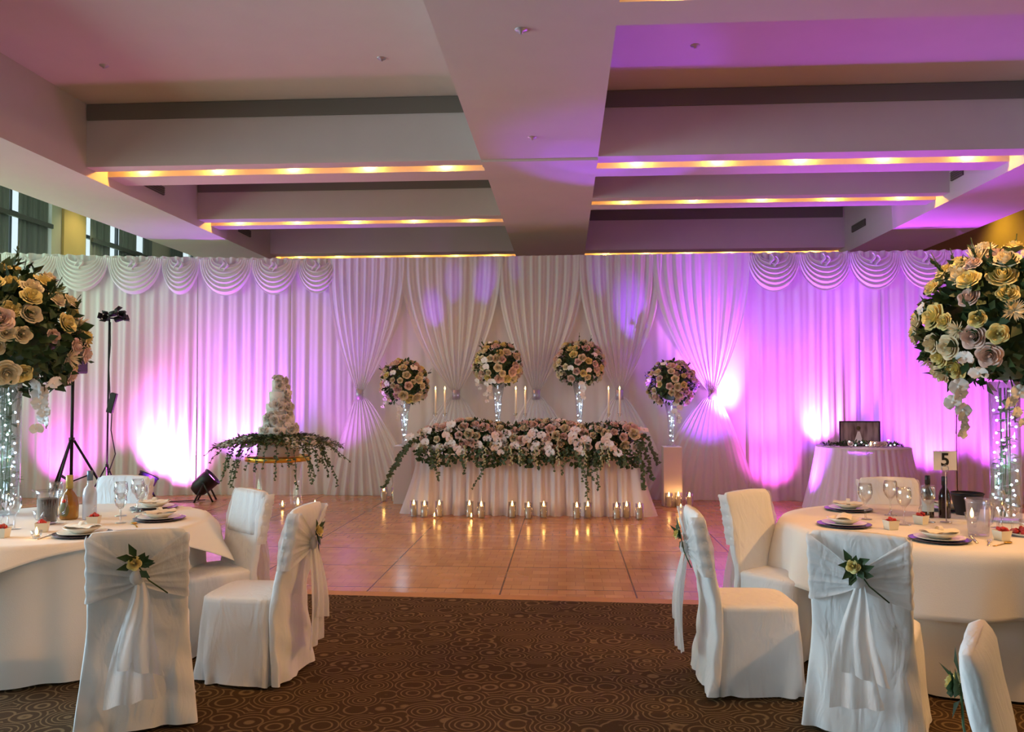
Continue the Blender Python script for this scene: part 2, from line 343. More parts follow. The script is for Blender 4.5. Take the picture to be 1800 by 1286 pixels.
# ------------------------------------------------------------------ the room
def plane(x0, x1, y0, y1, z): return MB().box(x0, x1, y0, y1, z-.05, z)
struct('floor', plane(-9.5, 8, -5, 21, 0), M['carpet'], 'brown swirl patterned carpet floor')
dance = MB().add([(-9.4, 6.88, 0), (7.9, 6.17, 0), (7.9, 13.4, 0), (-9.4, 13.4, 0), (-9.4, 6.88, .012), (7.9, 6.17, .012), (7.9, 13.4, .012), (-9.4, 13.4, .012)],
                 [(4,5,6,7),(0,1,5,4),(1,2,6,5),(2,3,7,6),(3,0,4,7)])
struct('floor_dance', dance, M['parquet'], 'glossy parquet dance floor')
struct('trim_1', MB().add([(-9.4, 6.80, 0), (7.9, 6.09, 0), (7.9, 6.17, .014), (-9.4, 6.88, .014)], [(0,1,2,3)]), M['edge'], 'sloped wooden edging of the dance floor')
WX0, WX1 = -9.5, 8.0
# left wall with three window bays; openings only where windows stand
wl = MB()
bays = [(-4.4, -2.0), (-1.8, .6), (.8, 3.2), (3.4, 5.8), (7.4, 11.2), (12.6, 14.62), (15.72, 18.32), (19.25, 20.6)]
ys = [-5] + [v for b in bays for v in b] + [21]
for i in range(0, len(ys), 2): wl.box(WX0-.2, WX0, ys[i], ys[i+1], 0, 5.7)
for b in bays: wl.box(WX0-.2, WX0, b[0], b[1], 0, .5); wl.box(WX0-.2, WX0, b[0], b[1], 5.3, 5.7)
struct('wall_left', wl, M['cream'])
struct('trim_2', MB().box(WX0, WX0+.05, 14.92, 15.62, 0, 5.6), M['yellow'], 'yellow painted pier between the left windows')
struct('wall_right', MB().box(WX1, WX1+.2, -5, 21, 0, 5.7), M['yellow'])
struct('wall_back', MB().box(WX0, WX1, 21, 21.2, 0, 5.7), M['cream'])
struct('wall_front', MB().box(WX0, WX1, -5.2, -5, 0, 5.7), M['cream'])
struct('ceiling', MB().box(-5.3, 4.8, -5, 21, 4.8, 4.95), M['plaster'], 'recessed coffer ceiling')
struct('ceiling_aisle_left', MB().box(-9.6, -6.53, -5, 21, 5.6, 5.7), M['plaster'])
struct('ceiling_aisle_right', MB().box(6.0, 8.1, -5, 21, 5.6, 5.7), M['plaster'])
struct('ceiling_bulkhead_left', MB().box(-6.53, -5.3, -5, 21, 4.0, 5.7), M['plaster'])
struct('ceiling_bulkhead_right', MB().box(4.8, 6.0, -5, 21, 4.0, 5.7), M['plaster'])
struct('ceiling_beam_centre', MB().box(-.9, .35, -5, 21, 4.1, 4.8), M['plaster'])
struct('ceiling_beam_cross', MB().box(-.9, .35, 8.75, 8.95, 4.075, 4.1), M['plaster'])
nlamp = MB().lathe([(.03, -.012), (.045, -.012), (.05, 0), (.03, .0)], 14).mesh('lamp_ring', M['lamp'])
def cove(x0, x1, a0, a1, s1, b1, nx, side, GZ=(4.62, 4.795)):
    struct('ceiling_beam_cross', MB().box(x0, x1, a0, a1, 4.1, 4.8), M['plaster'])
    struct('ceiling_beam_cross', MB().box(x0, x1, s1, b1, 4.1, 4.8), M['plaster'])
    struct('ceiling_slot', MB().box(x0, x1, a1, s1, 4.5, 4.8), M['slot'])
    gx0, gx1 = (x0+.01, x1-.03)
    struct('trim_grille', MB().box(gx0, gx1, a0-.02, a0, GZ[0], GZ[1]), M['grille'], 'dark linear air grille along a coffer')
    for i in range(nx):
        x = x0+(x1-x0)*(i+.5)/nx
        l = place('slot_downlight', nlamp, None, (x, (a1+s1)/2, 4.5)); tag(l, kind='structure'); l['label'] = 'small round lamp recessed in the ceiling slot'
        light('slot_lamp', 'POINT', (x, s1-.035, 4.2), 20.0, (1, .43, .06), shadow_soft_size=.02)
XL = (-5.3, -.9); XR = (.35, 4.8)
cove(*XL, 3.6, 3.85, 4.1, 4.5, 5, 'L'); cove(*XL, 8.75, 8.95, 9.18, 9.58, 5, 'L'); cove(*XL, 11.52, 11.76, 11.98, 12.27, 5, 'L', (4.49, 4.6)); cove(*XL, 14.46, 14.8, 15.02, 15.4, 6, 'L')
cove(*XR, 4.7, 4.98, 5.24, 5.58, 5, 'R'); cove(*XR, 8.70, 8.95, 9.18, 9.52, 5, 'R'); cove(*XR, 10.57, 10.76, 10.96, 11.25, 5, 'R'); cove(*XR, 14.46, 14.8, 15.02, 15.4, 6, 'R')
def vent(x, y0, y1, s, z, lab):
    t = thing('wall_vent', lab, 'air vent', (x, (y0+y1)/2, z), 0, 'air vents on the ceiling bulkheads')
    MB().box(0, .02*s, (y0-y1)/2, (y1-y0)/2, -.055, .055).build('grille_plate', M['vent'], t, False)
    f = MB()
    for k in range(4): f.box(.02*s, .028*s, (y0-y1)/2, (y1-y0)/2, -.045+.026*k, -.037+.026*k)
    f.build('louvre', M['grille'], t, False)
vent(-5.3, 9.98, 10.5, 1, 4.26, 'dark air vent, nearer one on the left ceiling bulkhead'); vent(-5.3, 13.0, 13.5, 1, 4.27, 'dark air vent, farther one on the left ceiling bulkhead')
vent(4.8, 10.2, 10.5, -1, 4.28, 'dark air vent on the right bulkhead near the picture edge'); vent(4.8, 13.45, 14.05, -1, 4.33, 'dark air vent on the right bulkhead above the drape')
spr = MB().lathe([(.0, -.03), (.012, -.03), (.015, -.012), (.04, -.008), (.045, 0)], 12, cap=False).mesh('sprinkler_head', M['silver'])
for (x, y, z, lab) in ((-.3, 5.6, 4.1, 'sprinkler head on the centre beam near the camera'), (-.32, 8.0, 4.1, 'sprinkler head on the centre beam above the violet strip'), (1.2, 7.6, 4.8, 'sprinkler head in the purple right coffer'),
                       (4.2, 7.4, 4.8, 'sprinkler head at the far right of the purple coffer'), (-4.5, 7.7, 4.8, 'sprinkler head at the left of the mauve coffer'), (-1.75, 7.7, 4.8, 'sprinkler head in the mauve coffer beside the centre beam')):
    tag(place('sprinkler', spr, None, (x, y, z)), lab, 'sprinkler', 'ceiling sprinklers')
# windows
wn = 0
for b in bays:
    wn += 1
    f = MB(); n = max(1, round((b[1]-b[0])/1.1)); st = (b[1]-b[0])/n
    for z in (.5, 2.6, 4.7, 5.24): f.box(WX0-.14, WX0-.08, b[0], b[1], z, z+.07)
    for i in range(n+1): y = b[0]+i*st; f.box(WX0-.14, WX0-.08, y-.025, y+.025, .5, 5.3)
    o = struct('window_%d' % wn, MB().box(WX0-.12, WX0-.11, b[0], b[1], .5, 5.3), M['pane'])
    f.build('window_frame', M['alu'], o, False)
def blind(y0, y1, lab, grp='dark blinds on the left windows'):
    def fn(u, v): return (WX0+.06+.018*math.sin(u*37)+.012*math.sin(u*91+1), y0+(y1-y0)*u, .3+4.95*v)
    o = MB().grid(fn, 70, 2).build('window_blind', M['blind'], None); solid(o, .006); tag(o, lab, 'blind', grp)
blind(12.4, 13.38, 'grey green window blind at the left edge of the picture'); blind(13.58, 14.44, 'grey blind just left of the yellow pier')
blind(15.74, 16.5, 'grey blind just right of the yellow pier'); blind(16.8, 17.55, 'dark blind in the middle of the second window bay')
blind(17.8, 18.2, 'narrow dark blind at the end of the second window bay'); blind(19.1, 19.75, 'small dark blind farthest along the left wall')
tr = MB().box(WX0+.1, WX0+.14, 12.2, 14.46, 4.6, 4.68); struct('window_transom', tr, M['alu'])
tr = MB().box(WX0+.1, WX0+.14, 15.74, 18.22, 4.6, 4.68); struct('window_transom', tr, M['alu'])

# ------------------------------------------------------------------ draped backdrop
PTS = [(-9.3, 11.75), (-8.5, 11.95), (-7.2, 12.3), (-5.9, 12.52), (-4.9, 12.64), (-3.9, 12.72), (-2.4, 12.68), (-.8, 12.6), (1, 12.52), (2.7, 12.42), (4.2, 12.36), (5.6, 12.3), (7.5, 12.22)]
def cy(x):
    for (a, b) in zip(PTS, PTS[1:]):
        if x <= b[0]: return a[1]+(b[1]-a[1])*(x-a[0])/(b[0]-a[0])
    return PTS[-1][1]
def ctop(x): return 3.70 if x < -6 else 3.70-.02*(x+6)/3 if x < -3 else 3.68-.03*(x+3)/6 if x < 3 else 3.65-.01*(x-3)/4
def drape(x0, x1, lab, seed, amp=.032, dens=17):
    r = random.Random(seed); ph = [r.uniform(0, 6) for _ in range(8)]; n = int((x1-x0)/.014)
    def fn(u, v):
        x = x0+(x1-x0)*u; z = (1-v)*(ctop(x)-.005)+.012
        k = amp*(.55+.45*v)
        d = math.sin(x*dens*2.3+ph[0]+1.2*math.sin(x*3.1+ph[1])+.25*math.sin(v*3+ph[2]))*.55+math.sin(x*dens*4.1+ph[3]+.8*math.sin(x*5+ph[4]))*.3+math.sin(x*7+ph[5])*.4
        head = .0 if z > ctop(x)-.03 else 1
        return (x+.006*math.sin(v*4+x*9), cy(x)+k*d*(.35+.65*head)+(.05*(v-.93)/.07*math.sin(x*11+ph[6]) if v > .93 else 0), z)
    o = MB().grid(fn, n, 16).build('backdrop_drape', M['drape'])
    tag(o, lab, 'drape', 'white pleated backdrop drapes'); return o
for i, (a, b, lab) in enumerate(((-9.3, -7.55, 'white pleated drape at the far left edge behind the flower globe'), (-7.55, -5.75, 'white pleated drape behind the tall light stand'),
      (-5.75, -4.3, 'white pleated drape behind the floor spotlight, left of the cake'), (-4.3, -3.3, 'white pleated drape behind the wedding cake'),
      (-3.3, -.6, 'plain white drape behind the left half of the head table'), (-.6, 2.65, 'plain white drape behind the right half of the head table'),
      (2.65, 4.6, 'violet-lit pleated drape behind the small photo table'), (4.6, 5.62, 'violet-lit pleated drape above the table number'), (5.62, 7.5, 'magenta-lit pleated drape at the right edge behind the flower globe'))):
    drape(a, b, lab, i, *((.016, 10) if 3 < i < 6 else (.036, 15)))
# gathered header
def ruffle(u, v):
    x = -9.3+16.8*u; return (x, cy(x)-.045-.018*math.sin(x*60)+.012*math.sin(x*143)-.0*v, ctop(x)+.02-.1*v+.008*math.sin(x*37))
o = MB().grid(ruffle, 900, 3).build('drape_header', M['swag']); tag(o, 'gathered white heading strip running along the top of the drapes', 'drape heading')
# swags
def swag(xc, w_, d, lab, seed):
    r = random.Random(seed)
    yb = cy(xc)-.09; zt = ctop(xc)-.015
    tilt = cy(xc+.3)-cy(xc-.3)
    def fn(u, v):
        rr = .16+.84*v; a = PI*u; hw = w_/2*(.34+.66*rr**.8)
        x = -hw*math.cos(a)*(1-.08*math.sin(a)); z = -d*rr*math.sin(a)**.85
        fold = .02*math.sin(v*2*PI*6.5+seed)*math.sin(a)**.5
        y = -(.03+.07*math.sin(a)*(.4+.6*math.sin(v*PI)))+fold*-1
        return (xc+x, yb+y+.05+tilt*x/.6, zt+z+.3*fold)
    g = MB().grid(fn, 36, 60); g2 = g
    o = g.build('swag', M['swag']); tag(o, lab, 'swag', 'scalloped swags along the drape top')
    j = MB().grid(lambda u, v: (xc-.06+.1*u+.03*math.sin(v*5), yb-.03-.03*math.sin(u*PI*3), zt-.15*v-.05*u), 14, 6).build('swag_tail', M['swag'], o)
ordn = ['leftmost', 'second', 'third', 'fourth', 'fifth', 'sixth', 'seventh']
for i, (x, w_, d) in enumerate(((-8.13, .78, .52), (-7.42, .74, .53), (-6.66, .80, .56), (-5.98, .58, .56), (-5.29, .82, .57), (-4.54, .74, .55), (-3.87, .66, .53))):
    swag(x, w_, d, 'white scalloped swag, %s of the seven on the left drapes' % ordn[i], i*.7)
for i, (x, w_, d) in enumerate(((3.07, .78, .55), (3.8, .78, .55), (4.5, .76, .55), (5.22, .78, .54))):
    swag(x, w_, d, 'violet-lit scalloped swag, %s of the four on the right drapes' % (ordn[i] if i else 'leftmost'), i*.9+3)
# gathered voile drapes tied into bands
def tied(xl, xr, xt, bl, br, lab, seed):
    r = random.Random(seed); p = [r.uniform(0, 6) for _ in range(4)]
    t = thing('tied_drape', lab, 'drape', (xt, cy(xt)-.14, 0), 0, 'gathered voile drapes with silver bands')
    y0 = cy(xt)-.14; zt = ctop(xt)+.02; zk = 1.58; nf = 9
    def fold(u): return math.sin(u*2*PI*nf+p[0]+1.4*math.sin(u*5+p[1]))*.7+.3*math.sin(u*2*PI*nf*2.3+p[2])
    def up(u, v):
        q = 1-v**2.1; q = q*.96+.04
        x = xt+((xl+(xr-xl)*u)-xt)*q; z = zt+(zk-zt)*v
        yy = (cy(max(-9, min(7, x)))-.08)*(1-v)+(y0)*v
        return (x-xt, yy-y0+.026*fold(u)*(.45+.55*math.sin(PI*min(1, v*1.1))), z)
    MB().grid(up, 150, 22).build('upper_voile', M['voile'], t)
    def lo(u, v):
        q = .04+.96*(v**.75)
        x = xt+((bl+(br-bl)*u)-xt)*q; z = zk-(zk-.015)*v
        return (x-xt, .10*(v) -.0+.022*fold(u)*(.3+.7*v)-.02, z)
    MB().grid(lo, 150, 18).build('lower_voile', M['voile'], t)
    MB().lathe([(.05, -.075), (.06, -.07), (.056, -.035), (.062, -.03), (.056, 0), (.062, .03), (.056, .035), (.06, .07), (.05, .075)], 20, (0, -.01, 1.57)).build('tie_band', M['silver'], t)
tied(-3.7, -2.45, -3.17, -3.7, -2.2, 'gathered voile drape tied at the left end, beside the cake', 1)
tied(-2.55, -.98, -1.66, -2.75, -.8, 'gathered voile drape tied just left of the centre flower vases', 2)
tied(-1.05, .3, -.44, -1.3, .5, 'gathered voile drape tied behind the middle of the head table', 3)
tied(.2, 1.45, .80, 0, 1.7, 'gathered voile drape tied just right of the centre flower vases', 4)
tied(1.3, 2.72, 2.16, 1.1, 2.85, 'brightly lit gathered voile drape tied at the right end', 5)

# ------------------------------------------------------------------ flowers
def rose_mesh(name, m, seed, open_=1.0):
    r = random.Random(seed); g = MB()
    for (n, span, rt, h, curl) in ((2, 1.9, .2, 1.0, 0), (3, 1.4, .36, .98, .0), (4, 1.15, .52, .93, .03), (5, .95, .7*open_, .82, .08), (5, .85, .88*open_, .64, .16), (5, .8, 1.05*open_, .44, .24)):
        off = r.uniform(0, 6)
        for k in range(n):
            a0 = off+2*PI*k/n; dz = r.uniform(-.05, .05)
            def fn(u, v):
                a = a0+(u-.5)*2*span*(.35+.65*math.sin(PI*min(1, .12+.8*v)))
                rad = rt*(.25+.75*math.sin(v*PI/2))*(1-.1*abs(u-.5)*2)+curl*max(0, v-.65)*1.5
                z = -.25+(h+dz+.25)*v**.9-(.12+curl)*max(0, v-.8)*2-.18*(2*abs(u-.5))**2*v
                return (rad*math.cos(a), rad*math.sin(a), z)
            g.grid(fn, 5, 5)
    g.ball((0, 0, .35), .17, 8, 5, (1, 1, 3))
    return g.mesh(name, m)
def orchid_mesh():
    g = MB()
    for k, (a, L_, w_) in enumerate(((PI/2, 1, .6), (PI/2+2.1, .95, .5), (PI/2-2.1, .95, .5), (0.12, 1.1, .85), (PI-.12, 1.1, .85))):
        def fn(u, v):
            x = v*L_; y = (u-.5)*2*w_*math.sin(PI*min(.97, .08+.9*v))**.7; z = .25*v*v-.18*(2*abs(u-.5))**2+.03*k
            return (x*math.cos(a)-y*math.sin(a), x*math.sin(a)+y*math.cos(a), z)
        g.grid(fn, 4, 4)
    g.ball((0, 0, .15), .2, 6, 4)
    return g.mesh('orchid', M['orchid'])
def mum_mesh():
    g = MB(); r = random.Random(3)
    for k in range(90):
        n = Vector((r.gauss(0, 1), r.gauss(0, 1), abs(r.gauss(0, .8)))).normalized(); L_ = r.uniform(.85, 1.25)
        s = n.cross(Vector((0, 0, 1.01))).normalized()*.06
        m_ = n*L_*.6; e = n*L_+Vector((0, 0, .12))
        g.add([-s*.4, s*.4, m_+s, m_-s, e], [(0, 1, 2, 3), (3, 2, 4)])
    return g.mesh('chrysanthemum', M['rose'])
ROSE = {k: [rose_mesh('rose', M[k], s, 1+.12*i) for i, s in enumerate((11, 12, 13))] for k in ('rose', 'rose_y', 'rose_p')}
ORCH = orchid_mesh(); MUM = mum_mesh(); BLOS = rose_mesh('blossom', M['orchid'], 5, 1.2)
def leaf(g, p, d, n, L_, w_):
    d = Vector(d).normalized(); s = d.cross(Vector(n)); s = s.normalized() if s.length > 1e-4 else Vector((1, 0, 0)); p = Vector(p); n = d.cross(s)*-1
    g.add([p, p+d*L_*.45+s*w_+n*.1*L_, p+d*L_*.5, p+d*L_*.45-s*w_+n*.1*L_, p+d*L_], [(0, 2, 1), (0, 3, 2), (1, 2, 4), (2, 3, 4)])
def ivy(g, pts, step, size, r):
    g.tube(pts, .004, 4)
    P = [Vector(p) for p in pts]; tot = 0
    for a, b in zip(P, P[1:]):
        L_ = (b-a).length; n = max(1, int(L_/step))
        for k in range(n):
            q = a+(b-a)*(k+r.random())/n
            for _ in range(2):
                d = Vector((r.uniform(-1, 1), r.uniform(-1, .5), r.uniform(-.9, .4))); leaf(g, q, d, (0, -1, .4), size*r.uniform(.7, 1.25), size*r.uniform(.3, .45))
def trail(p0, p1, sag, n=7, r=random, wob=.03):
    p0 = Vector(p0); p1 = Vector(p1); out = []
    for i in range(n):
        t = i/(n-1); p = p0.lerp(p1, t); p.z += sag*math.sin(PI*t)
        if 0 < i: p.x += r.uniform(-wob, wob); p.y += r.uniform(-wob, wob)*.5
        out.append(p)
    return out
def scatter(r, n, mind, gen, tries=6000):
    out = []
    for _ in range(tries):
        p = gen()
        if all((p-q).length > mind for q in out):
            out.append(p)
            if len(out) >= n: break
    return out
def globe(loc, R, n, rs, lab, grp, seed, pal, bottom=-.55, big=False):
    r = random.Random(seed); t = thing('flower_globe', lab, 'flower arrangement', loc, 0, grp)
    g = MB(); g.ball((0, 0, 0), R*.66, 14, 10)
    for _ in range(1300 if big else 650):
        d = Vector((r.gauss(0, 1), r.gauss(0, 1), r.gauss(0, 1)+.12)).normalized()
        if d.z < bottom-.2: continue
        tw = (d+Vector((r.uniform(-1, 1), r.uniform(-1, 1), r.uniform(-1, 1)))*.8).normalized()
        L_ = r.uniform(.07, .12) if big else r.uniform(.045, .08)
        leaf(g, d*R*r.uniform(.62, .93), tw, d, L_, L_*.3)
    g.build('foliage', M['leaf'], t)['kind'] = 'stuff'
    def gen():
        while 1:
            d = Vector((r.gauss(0, 1), r.gauss(0, 1), r.gauss(0, 1))).normalized()
            if d.z > bottom: return d
    for d in scatter(r, n, rs*1.55/R, gen):
        k = r.choice(pal); s = rs*r.uniform(.72, 1.2)
        if big and r.random() < .07: o = place('chrysanthemum', MUM, t, d*R*.93, aim(d), s*1.35)
        elif r.random() < .1: o = place('orchid', ORCH, t, d*R*.99, aim(d), s*1.0)
        else: o = place('rose', r.choice(ROSE[k]), t, d*R*r.uniform(.88, .99), aim(d+Vector((0, 0, .15))), s)
    # twigs that stick out, and drooping orchids below
    for _ in range(16 if big else 7):
        d = gen(); g = MB()
        if d.z < -.3: continue
        g.tube([d*R*.9, d*R*1.12+Vector((0, 0, .02)), d*R*1.2+Vector((0, 0, .05))], .003 if big else .002, 4)
        for q in range(6): leaf(g, d*R*(1.0+.03*q), d+Vector((r.uniform(-1, 1), r.uniform(-1, 1), r.uniform(-.5, 1)))*.8, d, .045 if big else .03, .011)
        g.build('twig', M['leaf'], t)
    return t, r
def hang_orchids(t, r, x, y, z0, z1, n, s):
    g = MB(); g.tube([(x*.6, y*.6, z0+.1), (x, y, z0), (x*1.05, y*1.05, z1)], .004, 4); g.build('orchid_stem', M['stem'], t)
    for k in range(n):
        q = k/(max(1, n-1)); place('orchid', ORCH, t, (x+r.uniform(-.04, .04), y-.03+r.uniform(-.03, .03), z0+(z1-z0)*q), (PI/2+r.uniform(-.4, .4), r.uniform(-.5, .5), r.uniform(-.5, .5)), s*(1-.35*q)*r.uniform(.85, 1.1))
def fairy(loc, prof, n, lab, seed, cat='string lights', size=.0065, foliage=False):
    """string of bulbs wound inside a vase; prof = list of (z, radius)"""
    r = random.Random(seed); t = thing('fairy_lights', lab, cat, loc, 0, 'fairy lights in the glass vases')
    pts = []
    for i in range(n):
        q = i/(n-1); k = q*(len(prof)-1); j = min(int(k), len(prof)-2); f_ = k-j
        z = prof[j][0]+(prof[j+1][0]-prof[j][0])*f_; rad = (prof[j][1]+(prof[j+1][1]-prof[j][1])*f_)*r.uniform(.5, .8); a = i*1.9+r.uniform(-.6, .6)
        pts.append((rad*math.cos(a), rad*math.sin(a), z))
    MB().tube(pts, .0012, 4).build('wire', M['wire'], t)
    bm_ = BULB if size > .007 else BULBS
    for p in pts: place('bulb', bm_, t, p)
    return t
BULB = MB().ball((0, 0, 0), .0072, 8, 6).mesh('bulb', M['fairy']); BULBS = MB().ball((0, 0, 0), .0085, 6, 4).mesh('bulb', M['fairy'])

# big globes on the guest tables
def big_vase(x, y, lab, lab2, lab3, seed):
    t = thing('glass_vase', lab, 'vase', (x, y, .772), 0, 'tall glass vases on the guest tables')
    MB().lathe([(.001, .006), (.085, .006), (.088, .0), (.09, .012), (.092, .9), (.088, .9), (.084, .02), (.001, .02)], 32, cap=False).build('vase_body', M['thick'], t)
    g = MB(); r = random.Random(seed)
    for k in range(60):
        a = r.uniform(0, 6.3); z = r.uniform(.05, .8); q = r.uniform(.0, .05)
        leaf(g, (q*math.cos(a), q*math.sin(a), z), (math.cos(a), math.sin(a), r.uniform(-.6, .9)), (0, 0, 1), r.uniform(.05, .08), .022)
    for k in range(5): a = k*1.3; g.tube([(.03*math.cos(a), .03*math.sin(a), .03), (.03*math.cos(a+1), .03*math.sin(a+1), .86)], .004, 5)
    tag(g.build('greenery_stems', M['ivy']), lab3, 'greenery', 'greenery inside the tall vases').location = (x, y, .772)
    fairy((x, y, .772), [(.04, .085), (.45, .085), (.84, .085)], 38, lab2, seed, size=.01)
    light('fairy_glow', 'POINT', (x, y-.0, 1.15), 3.2, (.6, .8, 1), shadow_soft_size=.07)
big_vase(2.84, 5.55, 'tall cylindrical glass vase full of fairy lights on the right guest table', 'white fairy lights wound inside the tall vase on the right guest table', 'green leafy stems inside the tall vase on the right guest table', 3)
big_vase(-3.82, 5.42, 'tall cylindrical glass vase at the left picture edge on the left guest table', 'white fairy lights wound inside the tall vase at the left picture edge', 'green leafy stems inside the tall vase at the left picture edge', 4)
t, r = globe((2.83, 5.52, 2.02), .52, 96, .062, 'large globe of cream and yellow roses above the right guest table', 'large flower globes on tall vases', 21, ['rose', 'rose_y', 'rose_y', 'rose', 'rose_p'], -.6, True)
hang_orchids(t, r, -.34, -.1, -.38, -.68, 7, .06); hang_orchids(t, r, -.1, -.3, -.42, -.6, 4, .05); hang_orchids(t, r, .25, -.3, -.38, -.6, 5, .055)
t, r = globe((-3.9, 5.45, 1.98), .53, 96, .062, 'large globe of peach and yellow roses at the left picture edge', 'large flower globes on tall vases', 35, ['rose', 'rose_y', 'rose_p', 'rose_y'], -.6, True)
hang_orchids(t, r, .42, -.14, -.34, -.62, 6, .062); hang_orchids(t, r, .12, -.34, -.38, -.75, 7, .062); hang_orchids(t, r, -.05, -.34, -.4, -.7, 5, .06)

# four globes behind the head table
for i, (x, pz, cz, lab) in enumerate(((-2.33, .84, 1.74, 'leftmost, lit lilac on one side'), (-.97, 1.05, 2.0, 'high one left of centre'), (.2, 1.05, 2.0, 'high one right of centre'), (1.5, .84, 1.72, 'rightmost, on a plain white plinth'))):
    y = 11.85; where = ['at the left end', 'left of centre', 'right of centre', 'at the right end'][i]
    p = MB().box(-.13, .13, -.13, .13, 0, pz).build('plinth', M['plinth'], None, False, .006); p.location = (x, y, 0)
    tag(p, 'white square plinth behind the head table, %s' % where, 'plinth', 'white plinths behind the head table')
    v = thing('trumpet_vase', 'slender clear trumpet vase on the plinth %s of the head table' % where, 'vase', (x, y, pz), 0, 'trumpet vases behind the head table')
    hh = cz-.26-pz
    MB().lathe([(.001, .0), (.07, .0), (.072, .012), (.03, .03), (.03, .06), (.045, .25), (.06, hh*.7), (.1, hh), (.097, hh), (.057, hh*.7), (.04, .25), (.02, .07), (.001, .06)], 24, cap=False).build('vase_body', M['thick'], v)
    fairy((x, y, pz), [(.08, .04), (.3, .055), (hh*.8, .06)], 7, 'fairy lights in the trumpet vase %s of the head table' % where, i+40)
    light('fairy_glow', 'POINT', (x, y-.14, pz+.35), 1.6, (.62, .8, 1), shadow_soft_size=.05)
    t, r = globe((x, y, cz), .35, 78, .05, 'globe of blush and cream roses behind the head table, %s' % lab, 'flower globes behind the head table', 50+i, ['rose', 'rose_p', 'rose', 'rose_p', 'rose_y'], -.7)
    s = -1 if i < 2 else 1
    hang_orchids(t, r, (-.05, -.12, .02, .05)[i], -.2, -.28, -.52, 6, .045)
    if i < 2: hang_orchids(t, r, -.26, -.1, -.18, -.34, 4, .04)

# ------------------------------------------------------------------ head table
hx0, hx1, hy0, hy1 = -1.93, .93, 10.88, 11.5
t = thing('head_table', 'long rectangular head table hidden under white tulle', 'table', ((hx0+hx1)/2, 11.19, 0))
MB().box(hx0+.02-t.location.x, hx1-.02-t.location.x, -.3, .3, .72, .75).build('tabletop', M['card'], t, False)
for sx in (-1, 1):
    for sy in (-1, 1): MB().box(sx*1.36-.02, sx*1.36+.02, sy*.25-.02, sy*.25+.02, 0, .72).build('leg', M['steel'], t, False)
def skirt_path(hx0, hx1, hy0, hy1):
    P = [(hx0, hy1), (hx0, hy0), (hx1, hy0), (hx1, hy1)]; return P
def rect_skirt():
    W = hx1-hx0; D = hy1-hy0; tot = D+W+D; r = random.Random(4); ph = [r.uniform(0, 6) for _ in range(5)]
    def fn(u, v):
        s = u*tot; fl = .26*v**1.3; c = .12
        if s < D: x, y, nx, ny = hx0, hy1-s, -1, 0
        elif s < D+W: x, y, nx, ny = hx0+s-D, hy0, 0, -1
        else: x, y, nx, ny = hx1, hy0+s-D-W, 1, 0
        # blend the corner normals
        for cs, (ax, ay), (bx, by) in ((D, (-1, 0), (0, -1)), (D+W, (0, -1), (1, 0))):
            if abs(s-cs) < c: q = (s-cs+c)/(2*c); nx, ny = ax+(bx-ax)*q, ay+(by-ay)*q; l = math.hypot(nx, ny); nx /= l; ny /= l
        d = (.012+.03*v)*(math.sin(s*34+ph[0]+1.3*math.sin(s*4+ph[1]))+.5*math.sin(s*73+ph[2])+.6*math.sin(s*11+ph[3]))
        side = 1 if abs(ny) > .5 else 1
        return (x+nx*(fl*.8+d+.02), y+ny*(fl*.65+d+.02), .765*(1-v)+.014)
    return MB().grid(fn, 760, 12)
o = rect_skirt().build('table_skirt', M['tulle']); tag(o, 'pleated white tulle skirt around the long head table', 'table skirt')
o = MB().box(hx0-.02, hx1+.02, hy0-.02, hy1+.02, .752, .768).build('tablecloth', M['linen'], None, True, .004); tag(o, 'white cloth covering the top of the head table behind the flowers', 'tablecloth')
